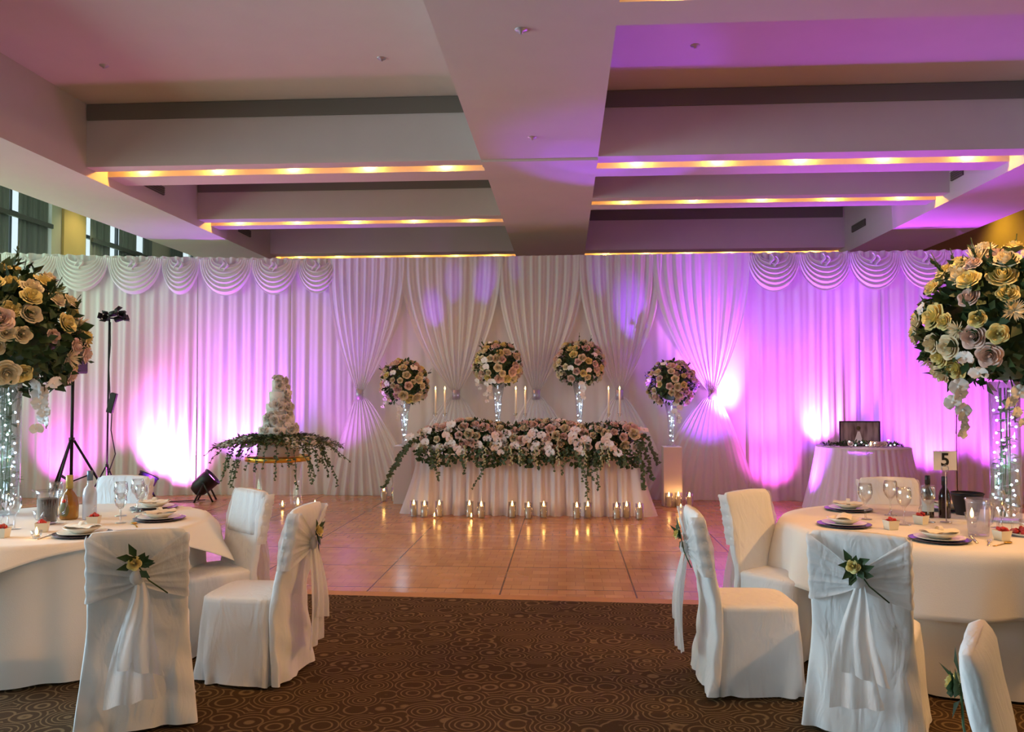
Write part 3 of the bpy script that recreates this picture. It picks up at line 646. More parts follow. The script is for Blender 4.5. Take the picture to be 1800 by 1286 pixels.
def garland():
    r = random.Random(9); t = thing('flower_garland', 'long mound of white and blush roses with trailing ivy on the head table', 'flower garland', (-.5, 10.93, .97))
    g = MB(); a, b, c = 1.46, .24, .22
    def surf():
        x = r.uniform(-1, 1); e = (1-abs(x)**6)**.5; an = r.uniform(-.35*PI, 1.05*PI)
        return Vector((x*a, -b*math.cos(an)*e if False else -b*math.sin(an*.5+.5)*e, c*math.cos(an*.9+.1)*e))
    def surf2():
        x = r.uniform(-1, 1); e = (1-abs(x)**6)**.4; an = r.uniform(-30, 130)*PI/180   # 0 = up, 90 = front
        return Vector((x*a, -b*math.sin(an)*e, c*math.cos(an)*e+(.03*math.sin(x*9)))), Vector((x*.4, -math.sin(an), math.cos(an)))
    g.ball((0, 0, 0), 1, 20, 10, (a*.96, b*.72, c*.75))
    for _ in range(2600):
        p, n = surf2(); L_ = r.uniform(.05, .09); leaf(g, p*r.uniform(.8, 1), n+Vector((r.uniform(-1, 1), r.uniform(-.6, .3), r.uniform(-1, .8))), n, L_, L_*.32)
    for _ in range(900):
        x = r.uniform(-1, 1)*a; z = -r.uniform(.05, .16+.12*abs(math.sin(x*5+1))); L_ = r.uniform(.04, .07)
        leaf(g, (x, -b*r.uniform(.7, 1.1), z-.05), (r.uniform(-1, 1), -.5, r.uniform(-1, .3)), (0, -1, 0), L_, L_*.35)
    g.build('foliage', M['leaf'], t)['kind'] = 'stuff'
    pts = []
    for _ in range(9000):
        p, n = surf2()
        if all((p-q[0]).length > .096 for q in pts): pts.append((p, n))
        if len(pts) > 150: break
    k = 0
    for (p, n) in pts:
        q = r.random()
        if q < .62 and k < 100: place('rose', r.choice(ROSE[r.choice(['rose', 'rose_p', 'rose_p', 'rose', 'rose_p', 'rose'])]), t, p*1.03, aim(n), r.uniform(.042, .066)); k += 1
        elif q < .85: place('orchid', ORCH, t, p*1.08, aim(n+Vector((0, -.5, 0))), r.uniform(.05, .075))
        else: place('blossom', BLOS, t, p*1.03, aim(n), r.uniform(.04, .055))
    for cx in (-1.02, -.45, .02, .18, .55, 1.0):
        for q in range(5): place('orchid', ORCH, t, (cx+r.uniform(-.05, .05)+.03*q, -b-.03, .08-.055*q), (PI/2+r.uniform(-.3, .3), r.uniform(-.4, .4), r.uniform(-.4, .4)), r.uniform(.045, .062))
    # ivy trails: start x, length, drift
    for (x, z1, dx) in ((-1.4, -.5, .28), (-1.25, -.36, .05), (-1.0, -.3, -.02), (-.86, -.42, .05), (-.62, -.34, 0), (-.38, -.6, -.3), (-.3, -.3, .03), (-.1, -.28, .05), (.1, -.26, -.04), (.3, -.36, .04), (.5, -.42, -.04), (.62, -.3, .03), (.8, -.72, -.04), (.86, -.6, .06), (.92, -.48, -.1), (1.1, -.34, -.18), (1.22, -.32, .02), (1.32, -.4, .2), (-1.1, -.34, -.1), (.72, -.5, 0)):
        g = MB(); ivy(g, trail((x, -b*.95, -.08), (x+dx, -b-.1, z1), .05, 7, r), .028, .042, r); g.build('ivy_trail', M['ivy'], t)
    for (x0, x1, z1, y1, sg) in ((-1.35, -1.92, -.63, -.1, .17), (-1.4, -1.72, -.35, -.2, .12), (1.35, 1.62, -.5, -.1, .26), (1.4, 1.7, -.3, -.05, .2), (1.4, 1.5, -.62, -.15, .3)):
        g = MB(); ivy(g, trail((x0, -.15, .02), (x1, y1, z1), sg, 12, r, .015), .014, .05, r); g.build('ivy_trail', M['ivy'], t)
    for x in (-1.15, -.8, -.55, -.2, -.08, .12, .4, .75, .95, 1.05):
        g = MB()
        for q in range(16): g.ball((x+r.uniform(-.025, .025), -b-.05+r.uniform(-.02, .02), -.06-.016*q), .013, 6, 4)
        g.build('blossom_spike', M['bud'], t)
garland()
# taper candles
FL = MB().lathe([(.001, 0), (.007, .008), (.009, .018), (.006, .032), (.001, .048)], 10, cap=False).mesh('flame', M['flame'])
FLB = MB().lathe([(.001, 0), (.011, .01), (.014, .022), (.009, .042), (.001, .064)], 10, cap=False).mesh('flame', M['flame'])
HOLD = MB().lathe([(.001, 0), (.05, 0), (.052, .008), (.014, .03), (.01, .1), (.018, .25), (.01, .4), (.012, .48), (.026, .53), (.027, .55), (.022, .55), (.014, .52), (.001, .51)], 18, cap=False).mesh('candlestick', M['glass'])
TAP = MB().lathe([(.011, 0), (.0115, .35), (.008, .355), (.001, .353)], 12).mesh('taper_wax', M['wax'])
names6 = ['leftmost of six', 'second from left', 'third from left', 'fourth from left', 'fifth from left', 'rightmost of six']
for i, x in enumerate((-1.79, -1.66, -.68, -.55, .585, .735)):
    tag(place('candlestick', HOLD, None, (x, 11.3, .768)), 'clear glass candlestick on the head table, %s' % names6[i], 'candlestick', 'glass candlesticks on the head table')
    z = .768+.512
    c = thing('taper_candle', 'lit white taper candle above the head table flowers, %s' % names6[i], 'candle', (x, 11.3, z), 0, 'taper candles on the head table')
    place('wax', TAP, c); place('flame', FL, c, (0, 0, .36))
    if i % 2 == 0: light('candle_light', 'POINT', (x+.07, 11.24, z+.42), 1.3, (1, .5, .2), shadow_soft_size=.02)
# pillar candles on the dance floor
PW = MB().lathe([(.032, 0), (.033, .13), (.028, .137), (.012, .131), (.001, .13)], 16).mesh('wax', M['wax'])
PG = MB().lathe([(.001, .004), (.048, .004), (.05, 0), (.052, .01), (.052, .2), (.049, .2), (.048, .012), (.001, .012)], 22, cap=False).mesh('glass_cylinder', M['glass'])
def pillar(x, y, i, lab, lab2, grp, z=.012, s=1, lum=1.0, flame=FLB):
    tag(place('candle_glass', PG, None, (x, y, z), (0, 0, 0), s), lab2, 'candle glass', grp+' glasses')
    c = thing('pillar_candle', lab, 'candle', (x, y, z+.013*s), 0, grp); c.scale = (s, s, s)
    place('wax', PW, c); place('flame', flame, c, (0, 0, .135))
    if lum: light('candle_light', 'POINT', (x, y-.0, z+.185*s), lum, (1, .45, .13), shadow_soft_size=.012)
pl = [(-1.95, 10.56), (-1.80, 10.49), (-1.62, 10.56), (-1.23, 10.56), (-1.07, 10.48), (-.68, 10.54), (-.47, 10.46), (-.28, 10.54), (.14, 10.48), (.28, 10.56), (.64, 10.50), (.77, 10.58), (.925, 10.50)]
o13 = ['first', 'second', 'third', 'fourth', 'fifth', 'sixth', 'seventh', 'eighth', 'ninth', 'tenth', 'eleventh', 'twelfth', 'thirteenth']
for i, (x, y) in enumerate(pl):
    pillar(x, y, i, 'lit pillar candle in front of the head table skirt, %s from the left' % o13[i], 'clear glass cylinder before the head table skirt, %s from the left' % o13[i], 'pillar candles along the head table', lum=1.1 if i not in (9, 11) else .8)
for (x, y, w_) in ((-2.66, 12.0, 'left'), (-2.5, 12.02, 'right')):
    pillar(x, y, 0, 'lit pillar candle at the drape left of the head table, %s one of the pair' % w_, 'candle glass at the drape left of the head table, %s one of the pair' % w_, 'pillar candles by the left plinth', lum=1.2)
for (x, y, w_) in ((1.43, 11.62, 'left'), (1.565, 11.66, 'middle'), (1.71, 11.62, 'right')):
    pillar(x, y, 0, 'lit pillar candle before the right plinth, %s one of three' % w_, 'candle glass before the right plinth, %s one of three' % w_, 'pillar candles by the right plinth', lum=1.6)
TG = MB().lathe([(.001, .003), (.02, .003), (.03, .02), (.034, .05), (.031, .05), (.027, .02), (.001, .008)], 16, cap=False).mesh('glass_bowl', M['glass'])
TW = MB().lathe([(.018, 0), (.019, .014), (.001, .015)], 12).mesh('wax', M['wax'])
def tealight(x, y, z, lab, lum=.35, s=1.0):
    t = thing('tealight', lab, 'tealight', (x, y, z), 0, 'small tealights'); t.scale = (s, s, s)
    place('glass_cup', TG, t); place('wax', TW, t, (0, 0, .009)); place('flame', FL, t, (0, 0, .024))
    light('candle_light', 'POINT', (x, y, z+.055*s), lum, (1, .45, .13), shadow_soft_size=.01)
tealight(-1.66, 10.42, .012, 'tiny tealight on the floor before the third pillar candle'); tealight(-1.19, 10.42, .012, 'tiny tealight on the floor before the fourth pillar candle')
tealight(1.57, 11.45, .012, 'tiny tealight on the floor before the right plinth')

# ------------------------------------------------------------------ cake
def cake():
    X, Y = -3.68, 10.4
    t = thing('cake_table', 'clear acrylic cake table with a gold rim', 'table', (X, Y, .012))
    MB().lathe([(.3, 0), (.3, .72), (.296, .72), (.296, 0)], 40, cap=False).build('clear_base', M['acrylic'], t)
    MB().lathe([(.4, .722), (.4, .78), (.001, .78), (.001, .722)], 40, cap=False).build('tabletop', M['acrylic'], t)
    MB().lathe([(.403, .72), (.412, .725), (.412, .775), (.403, .78)], 48, cap=False).build('gold_rim', M['gold'], t)
    r = random.Random(2)
    s = MB().lathe([(.26, 0), (.26, .22), (.001, .22), (.001, 0)], 28, (0, 0, 0)).build('cake_riser', M['icing']); s.location = (X, Y, .795); tag(s, 'white round riser under the cake, mostly hidden by greenery', 'cake stand')
    c = thing('wedding_cake', 'five tier white wedding cake with cascading sugar flowers', 'cake', (X, Y, 1.016))
    z = 0
    tiers = [(.25, .15), (.203, .15), (.16, .15), (.122, .15), (.088, .15)]
    for (rr, h) in tiers:
        MB().lathe([(rr, z), (rr, z+h-.01), (rr-.01, z+h), (.001, z+h)], 40).build('cake_tier', M['icing'], c); z += h
    for (i, (rr, h)) in enumerate(tiers):
        for k in range(17-2*i):
            a = -PI/2+r.uniform(-.35, 1.5)+(.12*(i-1)); zz = i*.15+r.uniform(0, .15); q = rr+r.uniform(.0, .03)
            me = r.choice((ORCH, BLOS, BLOS, ROSE['rose'][0])); place('sugar_flower', BLOS if r.random() < .6 else ORCH, c, (q*math.cos(a), q*math.sin(a), zz), aim((math.cos(a), math.sin(a), r.uniform(-.1, .5))), r.uniform(.034, .052))
    for k in range(9):
        a = k*.7; place('sugar_flower', BLOS, c, (.045*math.cos(a)*(k % 3)/2, .045*math.sin(a)*(k % 3)/2, .755+.02*(k % 2)), aim((math.cos(a)*.5, math.sin(a)*.5, 1)), .042)
    gl = thing('ivy_wreath', 'wreath of ivy and small white blossoms around the cake base', 'wreath', (X, Y, 1.0))
    g = MB()
    for _ in range(4200):
        a = r.uniform(0, 2*PI); q = r.uniform(.26, .8)*(1 if abs(math.cos(a)) > .5 else .72); zz = .05-.34*max(0, q-.26)**1.4+r.uniform(-.03, .03)
        if q > .6 and r.random() < .5: continue
        L_ = r.uniform(.035, .065); leaf(g, (q*math.cos(a), q*math.sin(a), zz), (math.cos(a)+r.uniform(-.8, .8), math.sin(a)+r.uniform(-.8, .8), r.uniform(-.7, .6)), (0, 0, 1), L_, L_*.36)
    g.build('foliage', M['ivy'], gl)['kind'] = 'stuff'
    for k in range(80):
        a = -PI/2+r.uniform(-1.7, 1.7); q = r.uniform(.4, .72); s_ = (1 if abs(math.cos(a)) > .5 else .75); zz = .05-.34*max(0, q-.26)**1.4
        place('blossom', BLOS, gl, (q*s_*math.cos(a), q*s_*math.sin(a), zz), aim((math.cos(a)*.6, -.6, .6)), r.uniform(.018, .032))
    for k in range(30):
        a = 2*PI*k/30+.1; dx = math.cos(a); dy = math.sin(a)*.72; q = r.uniform(.55, .66)
        L_ = r.uniform(.2, .5) if dy < .3 else r.uniform(.1, .3)
        g = MB(); ivy(g, trail((q*.8*dx, q*.8*dy, -.02), ((q+r.uniform(.02, .14))*dx, (q+.1)*dy, -.1-L_), .08, 7, r, .02), .03, .036, r); g.build('ivy_trail', M['ivy'], gl)
    for (x1, z1) in ((-.92, -.2), (-.86, -.3), (.86, -.22), (.95, -.26)):
        g = MB(); ivy(g, trail((.45*math.copysign(1, x1), -.1, .02), (x1, -.12, z1), .06, 8, r, .01), .035, .03, r); g.build('ivy_trail', M['ivy'], gl)
cake()
for (x, y, s, lab) in ((-3.88, 11.15, 1.5, 'glowing tealight under the cake table, left one'), (-3.68, 11.2, 2.0, 'larger glowing tealight under the cake table, middle one'), (-3.44, 11.2, 1.6, 'glowing tealight under the cake table, right one')):
    tealight(x, y, .012, lab, .5, s)

# ------------------------------------------------------------------ photo table at the right
def round_skirt(R, flare, h, nf, seed, amp=.02):
    r = random.Random(seed); p = [r.uniform(0, 6) for _ in range(4)]
    def fn(u, v):
        a = 2*PI*u; d = amp*(.4+v)*(math.sin(a*nf+p[0]+1.3*math.sin(a*3+p[1]))+.5*math.sin(a*nf*2+p[2])*math.sin(a*5))
        q = R+.012+flare*v**1.25+d*1.0; return (q*math.cos(a), q*math.sin(a), h*(1-v)+.014)
    return fn
tx, ty = 4.02, 11.5
t = thing('round_table', 'small round table under tulle beside the right drapes', 'table', (tx, ty, .0))
MB().lathe([(.58, .83), (.58, .86), (.001, .86), (.001, .83)], 36, cap=False).build('tabletop', M['card'], t)
MB().lathe([(.04, .03), (.04, .83)], 12).build('pedestal', M['steel'], t); MB().lathe([(.3, .013), (.3, .03), (.04, .05)], 20).build('foot', M['steel'], t)
o = MB().grid(round_skirt(.585, .17, .855, 38, 5, .014), 520, 12, closed=True).build('table_skirt', M['tulle']); o.location = (tx, ty, 0); tag(o, 'gathered white tulle skirt around the small photo table', 'table skirt')
o = MB().lathe([(.6, .862), (.6, .872), (.001, .873)], 60, cap=False).build('tablecloth', M['tulle']); o.location = (tx, ty, 0); tag(o, 'white cloth on top of the small photo table', 'tablecloth')
p = thing('picture_frame', 'framed photograph leaning on the small round table', 'picture', (3.99, 11.52, .875))
fr = MB(); W_, H_ = .27, .34
fr.box(-W_, W_, -.012, .012, 0, .015); fr.box(-W_, W_, -.012, .012, H_-.015, H_); fr.box(-W_, -W_+.015, -.012, .012, .015, H_-.015); fr.box(W_-.015, W_, -.012, .012, .015, H_-.015)
fr.build('frame', M['blackm'], p, False); MB().box(-W_+.014, W_-.014, -.006, .008, .014, H_-.014).build('photograph', M['print'], p, False)
dr = MB().add([(-.09, -.0075, .02), (.05, -.0075, .02), (0, -.0075, .2), (-.03, -.0075, .2)], [(0, 1, 2, 3)]); dr.build('pictured_gown', M['orchid'], p, False)
MB().lathe([(.028, 0), (.028, .002)], 14, (-.02, -.007, .245), R=Matrix.Rotation(PI/2, 3, 'X')).build('pictured_head', M['stem'], p)
gl = thing('leaf_garland', 'small leafy garland with blush flowers before the framed photograph', 'garland', (3.95, 11.32, .878)); r = random.Random(8); g = MB()
for _ in range(420):
    x = r.uniform(-.5, .5); leaf(g, (x, r.uniform(-.06, .06), r.uniform(0, .07)*(1-abs(x))), (r.uniform(-1, 1)+x*2, r.uniform(-1, 1), r.uniform(-.1, .9)), (0, 0, 1), r.uniform(.04, .07), .014)
g.build('foliage', M['leaf'], gl)['kind'] = 'stuff'
for x in (-.17, .17, .22, .27, .12): place('rose', ROSE['rose_p'][0], gl, (x, -.05, .04), aim((0, -.8, .6)), .036)
fl = thing('fairy_lights', 'fairy lights woven through the small leafy garland', 'string lights', (3.95, 11.22, .885))
pp = [(-.12, 0, .02), (-.05, -.02, .06), (.02, .0, .02), (.07, -.02, .055), (.13, 0, .05), (.3, -.02, .09), (.33, 0, .02), (.38, -.01, .03), (-.2, 0, .07)]
MB().tube(sorted(pp), .0015, 4).build('wire', M['wire'], fl)
for q in pp: place('bulb', BULB, fl, q, (0, 0, 0), 1.1)
tealight(4.02, 11.2, .878, 'tealight glowing in the leafy garland on the small table', .3, 1.1)

# ------------------------------------------------------------------ stage gear at the left
def tripod(name, lab, x, y, base, spread, top, rad, rot, grp='black tripod stands'):
    t = thing(name, lab, 'stand', (x, y, .012), rot, grp)
    MB().tube([(0, 0, .12), (0, 0, top)], rad, 10).build('pole', M['blackm'], t)
    MB().lathe([(rad*1.8, base-.03), (rad*1.8, base+.03)], 12).build('collar', M['black'], t)
    for k in range(3):
        a = 2*PI*k/3+.4; MB().tube([(rad*math.cos(a), rad*math.sin(a), base), (spread*math.cos(a), spread*math.sin(a), .012)], rad*.8, 8).build('leg', M['blackm'], t)
        MB().tube([(0, 0, base*.35), (spread*.55*math.cos(a), spread*.55*math.sin(a), base*.47)], rad*.5, 6).build('brace', M['blackm'], t)
    return t
tripod('speaker_stand', 'thick black tripod stand behind the left flower globe', -7.02, 11.35, .92, .52, 1.86, .022, .2)
s = thing('loudspeaker', 'black loudspeaker mostly hidden behind the left flower globe', 'loudspeaker', (-7.06, 11.35, 1.875))
MB().rbox((0, 0, .27), (.34, .32, .54)).build('cabinet', M['black'], s, False, .02)
MB().rbox((0, -.165, .27), (.3, .012, .5)).build('grille_cloth', M['blackm'], s, False)
t = tripod('light_stand', 'slim black light stand with small spots before the left drapes', -6.78, 11.85, .5, .26, 2.72, .013, .9)
MB().tube([(-.1, 0, 2.7), (.12, 0, 2.7)], .012, 8).build('crossbar', M['blackm'], t)
for (x, z, a, b_) in ((-.06, 2.7, .3, -.7), (.05, 2.77, 0, .5), (.13, 2.7, -.4, .9)):
    R = Euler((1.35+a*.4, .2, b_)).to_matrix(); sp = MB().lathe([(.03, -.07), (.042, -.06), (.045, .05), (.036, .05), (.03, 0)], 14, (x, -.03, z), R=R)
    for sx, sy in ((-1, 0), (1, 0), (0, 1), (0, -1)):
        n_ = R @ Vector((sx*.06, sy*.06, .085)); sp.rbox((x+n_.x, -.03+n_.y, z+n_.z), (.006 if sx else .085, .006 if sy else .085, .08), R @ Euler((-.45*sy, .45*sx, 0)).to_matrix())
    sp.build('spot_head', M['black'], t)
cab = MB().tube([(-6.76, 11.84, 2.65), (-6.73, 11.8, 2.3), (-6.75, 11.8, 2.0), (-6.72, 11.8, 1.5), (-6.68, 11.78, 1.3), (-6.7, 11.8, 1.05), (-6.6, 11.75, .7), (-6.68, 11.7, .4), (-6.6, 11.7, .05), (-6.2, 11.6, .02), (-5.7, 11.7, .02), (-5.28, 11.85, .03)], .008, 6).build('cable', M['black']); tag(cab, 'black cable hanging down the light stand to the floor spotlight', 'cable')
blk = MB().rbox((0, 0, 0), (.09, .06, .3), Euler((0, .25, 0)).to_matrix()).build('control_box', M['black'], None, False, .01); blk.location = (-6.68, 11.78, 1.45); tag(blk, 'small black control box hanging beside the light stand pole', 'control box')
def parcan(x, y, rz, tilt, lab, lens=True):
    t = thing('floor_spotlight', lab, 'stage light', (x, y, .012), rz, 'black stage lights on the dance floor')
    R = Euler((0, tilt, 0)).to_matrix(); c = Vector((0, 0, .27))
    MB().lathe([(.001, -.2), (.08, -.2), (.125, -.13), (.135, .0), (.135, .12), (.145, .12), (.145, .14), (.13, .14), (.125, .0), (.001, -.02)], 24, c, False, R).build('housing', M['black'], t)
    MB().lathe([(.001, .1), (.122, .1)], 24, c, False, R).build('lens', M['lens'] if lens else M['blackm'], t)
    for sx, sy in ((-1, -1), (-1, 1), (1, -1), (1, 1)):
        MB().tube([(0, sy*.15, .27), (sx*.13, sy*.15, .0)], .014, 6).build('yoke_leg', M['black'], t)
    MB().tube([(0, -.16, .27), (0, -.135, .27)], .03, 8).build('knob', M['blackm'], t)
    return t
parcan(-5.28, 11.85, .25, .85, 'round black floor spotlight glowing magenta left of the cake')
parcan(-6.12, 11.7, .8, .5, 'black floor spotlight peeking above the chair back at left', False)


# ------------------------------------------------------------------ chairs
def cover_meshes(seed, wb=.43):
    r = random.Random(seed); ph = [r.uniform(0, 6) for _ in range(8)]
    def rr(a, hx, hy, k=5):   # superellipse
        c, s = math.cos(a), math.sin(a); return hx*math.copysign(abs(c)**(2/k), c), hy*math.copysign(abs(s)**(2/k), s)
    back = MB()
    def bf(u, v):
        a = 2*PI*u; z = .02+.93*v; top = max(0, (z-.9)/.05); low = max(0, (.5-z)/.48)
        hx = (wb/2+.005+.05*low)*(1-.10*top**2); hy = .036*(1-.55*top**2)
        x, y = rr(a, hx, hy, 4); lean = -.10*max(0, (z-.44)/.51)-.035*low**1.5
        w_ = .004*math.sin(z*34+ph[1]+x*20)+.003*math.sin(z*15+ph[0]+x*40)
        w_ += low*(.014*math.sin(x*26+ph[2]+z*3)+.009*math.sin(x*55+ph[3]))
        zz = z+(.012*math.cos(x/hx*1.3) if z > .89 else 0)
        return (x, y+lean+w_*(1 if y < 0 else .3), zz)
    back.grid(bf, 72, 44, closed=True)
    n = len(back.v); back.f.append(tuple(n-72+i for i in range(72)))
    seat = MB()
    def sf(u, v):   # v 0 = centre of the seat top, then down to the floor
        a = 2*PI*u
        if v < .25: q = v/.25; z = .475+.012*(1-q*q); s = q
        else: q = (v-.25)/.75; z = .475*(1-q)**.97+.014-.014*(1-q); s = 1
        hx = .225; hy = .235
        x, y = rr(a, hx*s, hy*s, 5 if v > .2 else 3)
        fl = 0
        if v > .25:
            fl = q*(.028+.018*math.sin(a*4+ph[2])+.012*math.sin(a*9+ph[3]+q*2))+.006*math.sin(q*9+a*6+ph[4])*q
            if q > .9: fl += .012*math.sin(a*15+ph[5])*(q-.9)*10
        c, s_ = math.cos(a), math.sin(a)
        back_straight = .4 if s_ < -.5 else 1
        return (x+c*fl, y+.2+s_*fl*back_straight, z+(.006*math.sin(a*7+ph[6]) if v >= .999 else 0))
    seat.grid(sf, 84, 30, closed=True)
    sash = MB()
    def shf(u, v):  # wraps the back; u across from one front edge round the rear to the other
        s = (u-.5)*2; au = abs(s); L_ = wb/2+.007
        zc = .745+.04*min(1, au/.8); 
        hh = .022+.135*min(1, au/.8)**.75
        z = zc+(v-.5)*2*hh; lean = -.10*(z-.44)/.51
        fold = .011*math.sin(v*PI*7+seed+.8*math.sin(s*3))*(1-.45*au)+.005*math.sin(v*PI*15+2+s*2)
        z -= .03*au*math.sin(v*PI)*0
        if au < .86:
            x = s/.86*L_; y = -.046-.022*(1-au/.86)**2*1.0+lean-abs(fold)
        else:
            q = (au-.86)/.14; x = math.copysign(L_+.003*math.sin(v*PI*9+1), s); y = -.046+q*.085*(1-.5*abs(v-.5))+lean
        return (x, y, z)
    sash.grid(shf, 60, 26)
    bow = MB()
    bow.ball((0, -.145, .745), .034, 12, 9, (1, .75, 1.1))
    for sx, w0, ln, yy in ((-.5, .2, .56, -.13), (.9, .17, .42, -.15)):
        def tf(u, v):
            wv = .03+w0*v**.8; x = (u-.5)*wv+sx*.03*v+.012*math.sin(v*5+seed); z = .74-ln*v-(.05*(u-.5)*sx if v > .9 else 0)
            lean = -.05*(1-v)*0
            return (x, yy+.01*math.sin(u*14+v*3+seed)*(.4+v)-.03*math.sin(v*PI*.8)-.02*v, z)
        bow.grid(tf, 20, 16)
    ros = MB(); n_ = 5
    lv = MB(); rl = random.Random(seed+5)
    for k in range(16):
        lx = rl.uniform(-.05, .05); leaf(lv, (lx*.4, -.165, .81+rl.uniform(-.03, .03)), (lx*16+rl.uniform(-.6, .6), -.2, rl.uniform(-.5, 1)), (0, -1, 0), rl.uniform(.05, .085), .018)
    lv.tube([(-.01, -.165, .82), (.05, -.155, .73), (.13, -.13, .66)], .0035, 5)
    return back, seat, sash, bow, lv
CH = {}
for s_ in (1, 2, 3): CH[s_] = [g.mesh(n, M[m_]) for g, n, m_ in zip(cover_meshes(s_), ('back_cover', 'seat_cover', 'sash', 'bow', 'sprig'), ('cover', 'cover', 'organza', 'organza', 'leaf'))]
def chair(x, y, fx, fy, lab, v=1, grp='chairs at the guest tables', sashed=True, tucked=False):
    t = thing('banquet_chair', lab, 'chair', (x, y, 0), math.atan2(fy, fx)-PI/2, grp)
    c = CH[v]; place('back_cover', c[0], t); place('seat_cover', c[1], t, sc3=(1, .5 if tucked else 1, 1))
    if sashed: place('sash', c[2], t); place('bow', c[3], t)
    f = place('rose_sprig', c[4], t, (0, 0 if sashed else .03, 0)); place('rose', ROSE['rose_y'][0], f, (-.012, -.175, .815), aim((-.1, -1, .35)), .03)
    return t
chair(-2.04, 3.86, -.42, .91, 'nearest left chair, its sashed back with a rose turned to the camera', 1)
chair(-1.58, 4.66, -1, .06, 'left chair with its back to the aisle, seat facing left, bow hanging at the right', 2)
c3 = chair(-2.15, 5.32, -.66, -.75, 'left chair near the dance floor with a pale gathered back panel', 3)
chair(-3.42, 6.12, -.1, -1, 'chair on the far side of the left guest table', 1, tucked=True)
chair(1.385, 4.0, .44, .9, 'nearest right chair, blue-white sashed back with rose and long stem', 2)
chair(.80, 4.66, 1, .03, 'right chair with its back to the aisle, bow trailing at its left', 1)
chair(1.25, 5.48, .64, -.77, 'right chair near the dance floor with a warm lit plain back', 2)
chair(2.44, 6.36, 0, -1, 'chair on the far side of the right guest table behind the bottles', 3, tucked=True)
chair(1.17, 2.24, .87, -.5, 'chair cut off at the bottom right corner with a yellow-green rose at its side', 1, 'chairs beyond the picture edge', False)
# pale slip over the upper back of the third left chair
sl = MB()
def slf(u, v):
    a = PI*(u) if False else u
    z = .958-.27*v; lean = -.10*(z-.44)/.51; s = (u-.5)*2; x = s*.212; y = .043+lean-.004*abs(s)**6*8+.003*math.sin(u*30+v*3)
    return (x, y, z)
sl.grid(slf, 30, 10)
o = sl.build('back_slip', M['organza'], c3); solid(o, .003)

# ------------------------------------------------------------------ guest tables
def guest_table(X, Y, R, lab, labc, lab2):
    t = thing('guest_table', lab, 'table', (X, Y, 0), 0, 'round guest tables')
    MB().lathe([(R-.02, .72), (R-.02, .75), (.001, .75), (.001, .72)], 48, cap=False).build('tabletop', M['card'], t)
    for k in range(4): a = PI/4+k*PI/2; MB().tube([(.5*math.cos(a), .5*math.sin(a), .72), (.55*math.cos(a), .55*math.sin(a), 0)], .015, 8).build('leg', M['steel'], t)
    o = MB().grid(round_skirt(R-.01, .05, .745, 13, int(X*3)+9, .014), 300, 14, closed=True).build('under_cloth', M['linen']); o.location = (X, Y, 0); tag(o, labc, 'tablecloth', 'floor length cloths of the guest tables')
def round_overlay(X, Y, R, drop, lab):
    def fn(u, v):
        a = 2*PI*u; w_ = math.sin(a*9+.6)+.4*math.sin(a*17)
        if v < .5: q = (R+.02)*v/.5; return (q*math.cos(a), q*math.sin(a), .766)
        k = (v-.5)/.5; q = R+.02+.02*math.sin(min(1, k*6)*PI/2)+.07*k+.045*w_*k
        return (q*math.cos(a), q*math.sin(a), .766-drop*k*(1+.05*math.sin(a*3+1))-.0)
    o = MB().grid(fn, 240, 26, closed=True).build('tablecloth', M['linen']); o.location = (X, Y, 0); solid(o, .003); tag(o, lab, 'tablecloth')
TLX, TLY, TLR = -3.25, 5.17, .86; TRX, TRY, TRR = 2.36, 5.42, .93
guest_table(TLX, TLY, TLR, 'round guest table at left under cream cloths', 'floor length cream cloth of the left guest table', '')
guest_table(TRX, TRY, TRR, 'round guest table at right under cream cloths', 'floor length grey-cream cloth of the right guest table', '')
round_overlay(TRX, TRY, TRR, .33, 'cream round overlay cloth with soft folds on the right guest table')
def square_overlay():
    S = .93
    def fn(u, v):
        x, y = (u-.5)*2*S, (v-.5)*2*S; d = math.hypot(x, y); R = TLR+.015
        if d <= R: return (x, y, .766)
        e = d-R; a = math.atan2(y, x); q = R+.02+.47*e+.02*math.sin(a*14)*e*3
        return (q*math.cos(a), q*math.sin(a), .766-.55*e)
    o = MB().grid(fn, 90, 90).build('tablecloth', M['linen']); o.location = (TLX, TLY, 0); o.rotation_euler = (0, 0, PI/4+.03); solid(o, .003)
    tag(o, 'square cream overlay on the left guest table with a corner sticking out', 'tablecloth')
square_overlay()

# ------------------------------------------------------------------ table ware
TZ = .7685
PLC = MB().lathe([(.001, .0), (.1, .0), (.155, .008), (.162, .014), (.155, .014), (.1, .006), (.001, .006)], 40, cap=False).mesh('charger_plate', M['charger'])
PLD = MB().lathe([(.001, .0), (.08, .0), (.13, .012), (.134, .016), (.128, .016), (.08, .006), (.001, .006)], 40, cap=False).mesh('dinner_plate', M['china'])
PLB = MB().lathe([(.001, .0), (.05, .0), (.085, .02), (.105, .034), (.1, .034), (.08, .022), (.05, .006), (.001, .006)], 36, cap=False).mesh('bowl', M['china'])
def nap():
    g = MB()
    g.grid(lambda u, v: ((u-.5)*.2, (v-.5)*.085, .012*math.sin(v*PI)**.6+.002*math.sin(u*20)), 12, 8)
    g.grid(lambda u, v: ((u-.5)*.21, (v-.5)*.09, .0-.001), 2, 2)
    g.lathe([(.022, -.012), (.024, 0), (.022, .012)], 14, (0, 0, .008), False, Euler((0, PI/2, 0)).to_matrix())
    return g.mesh('napkin', M['napkin'])
NAP = nap()
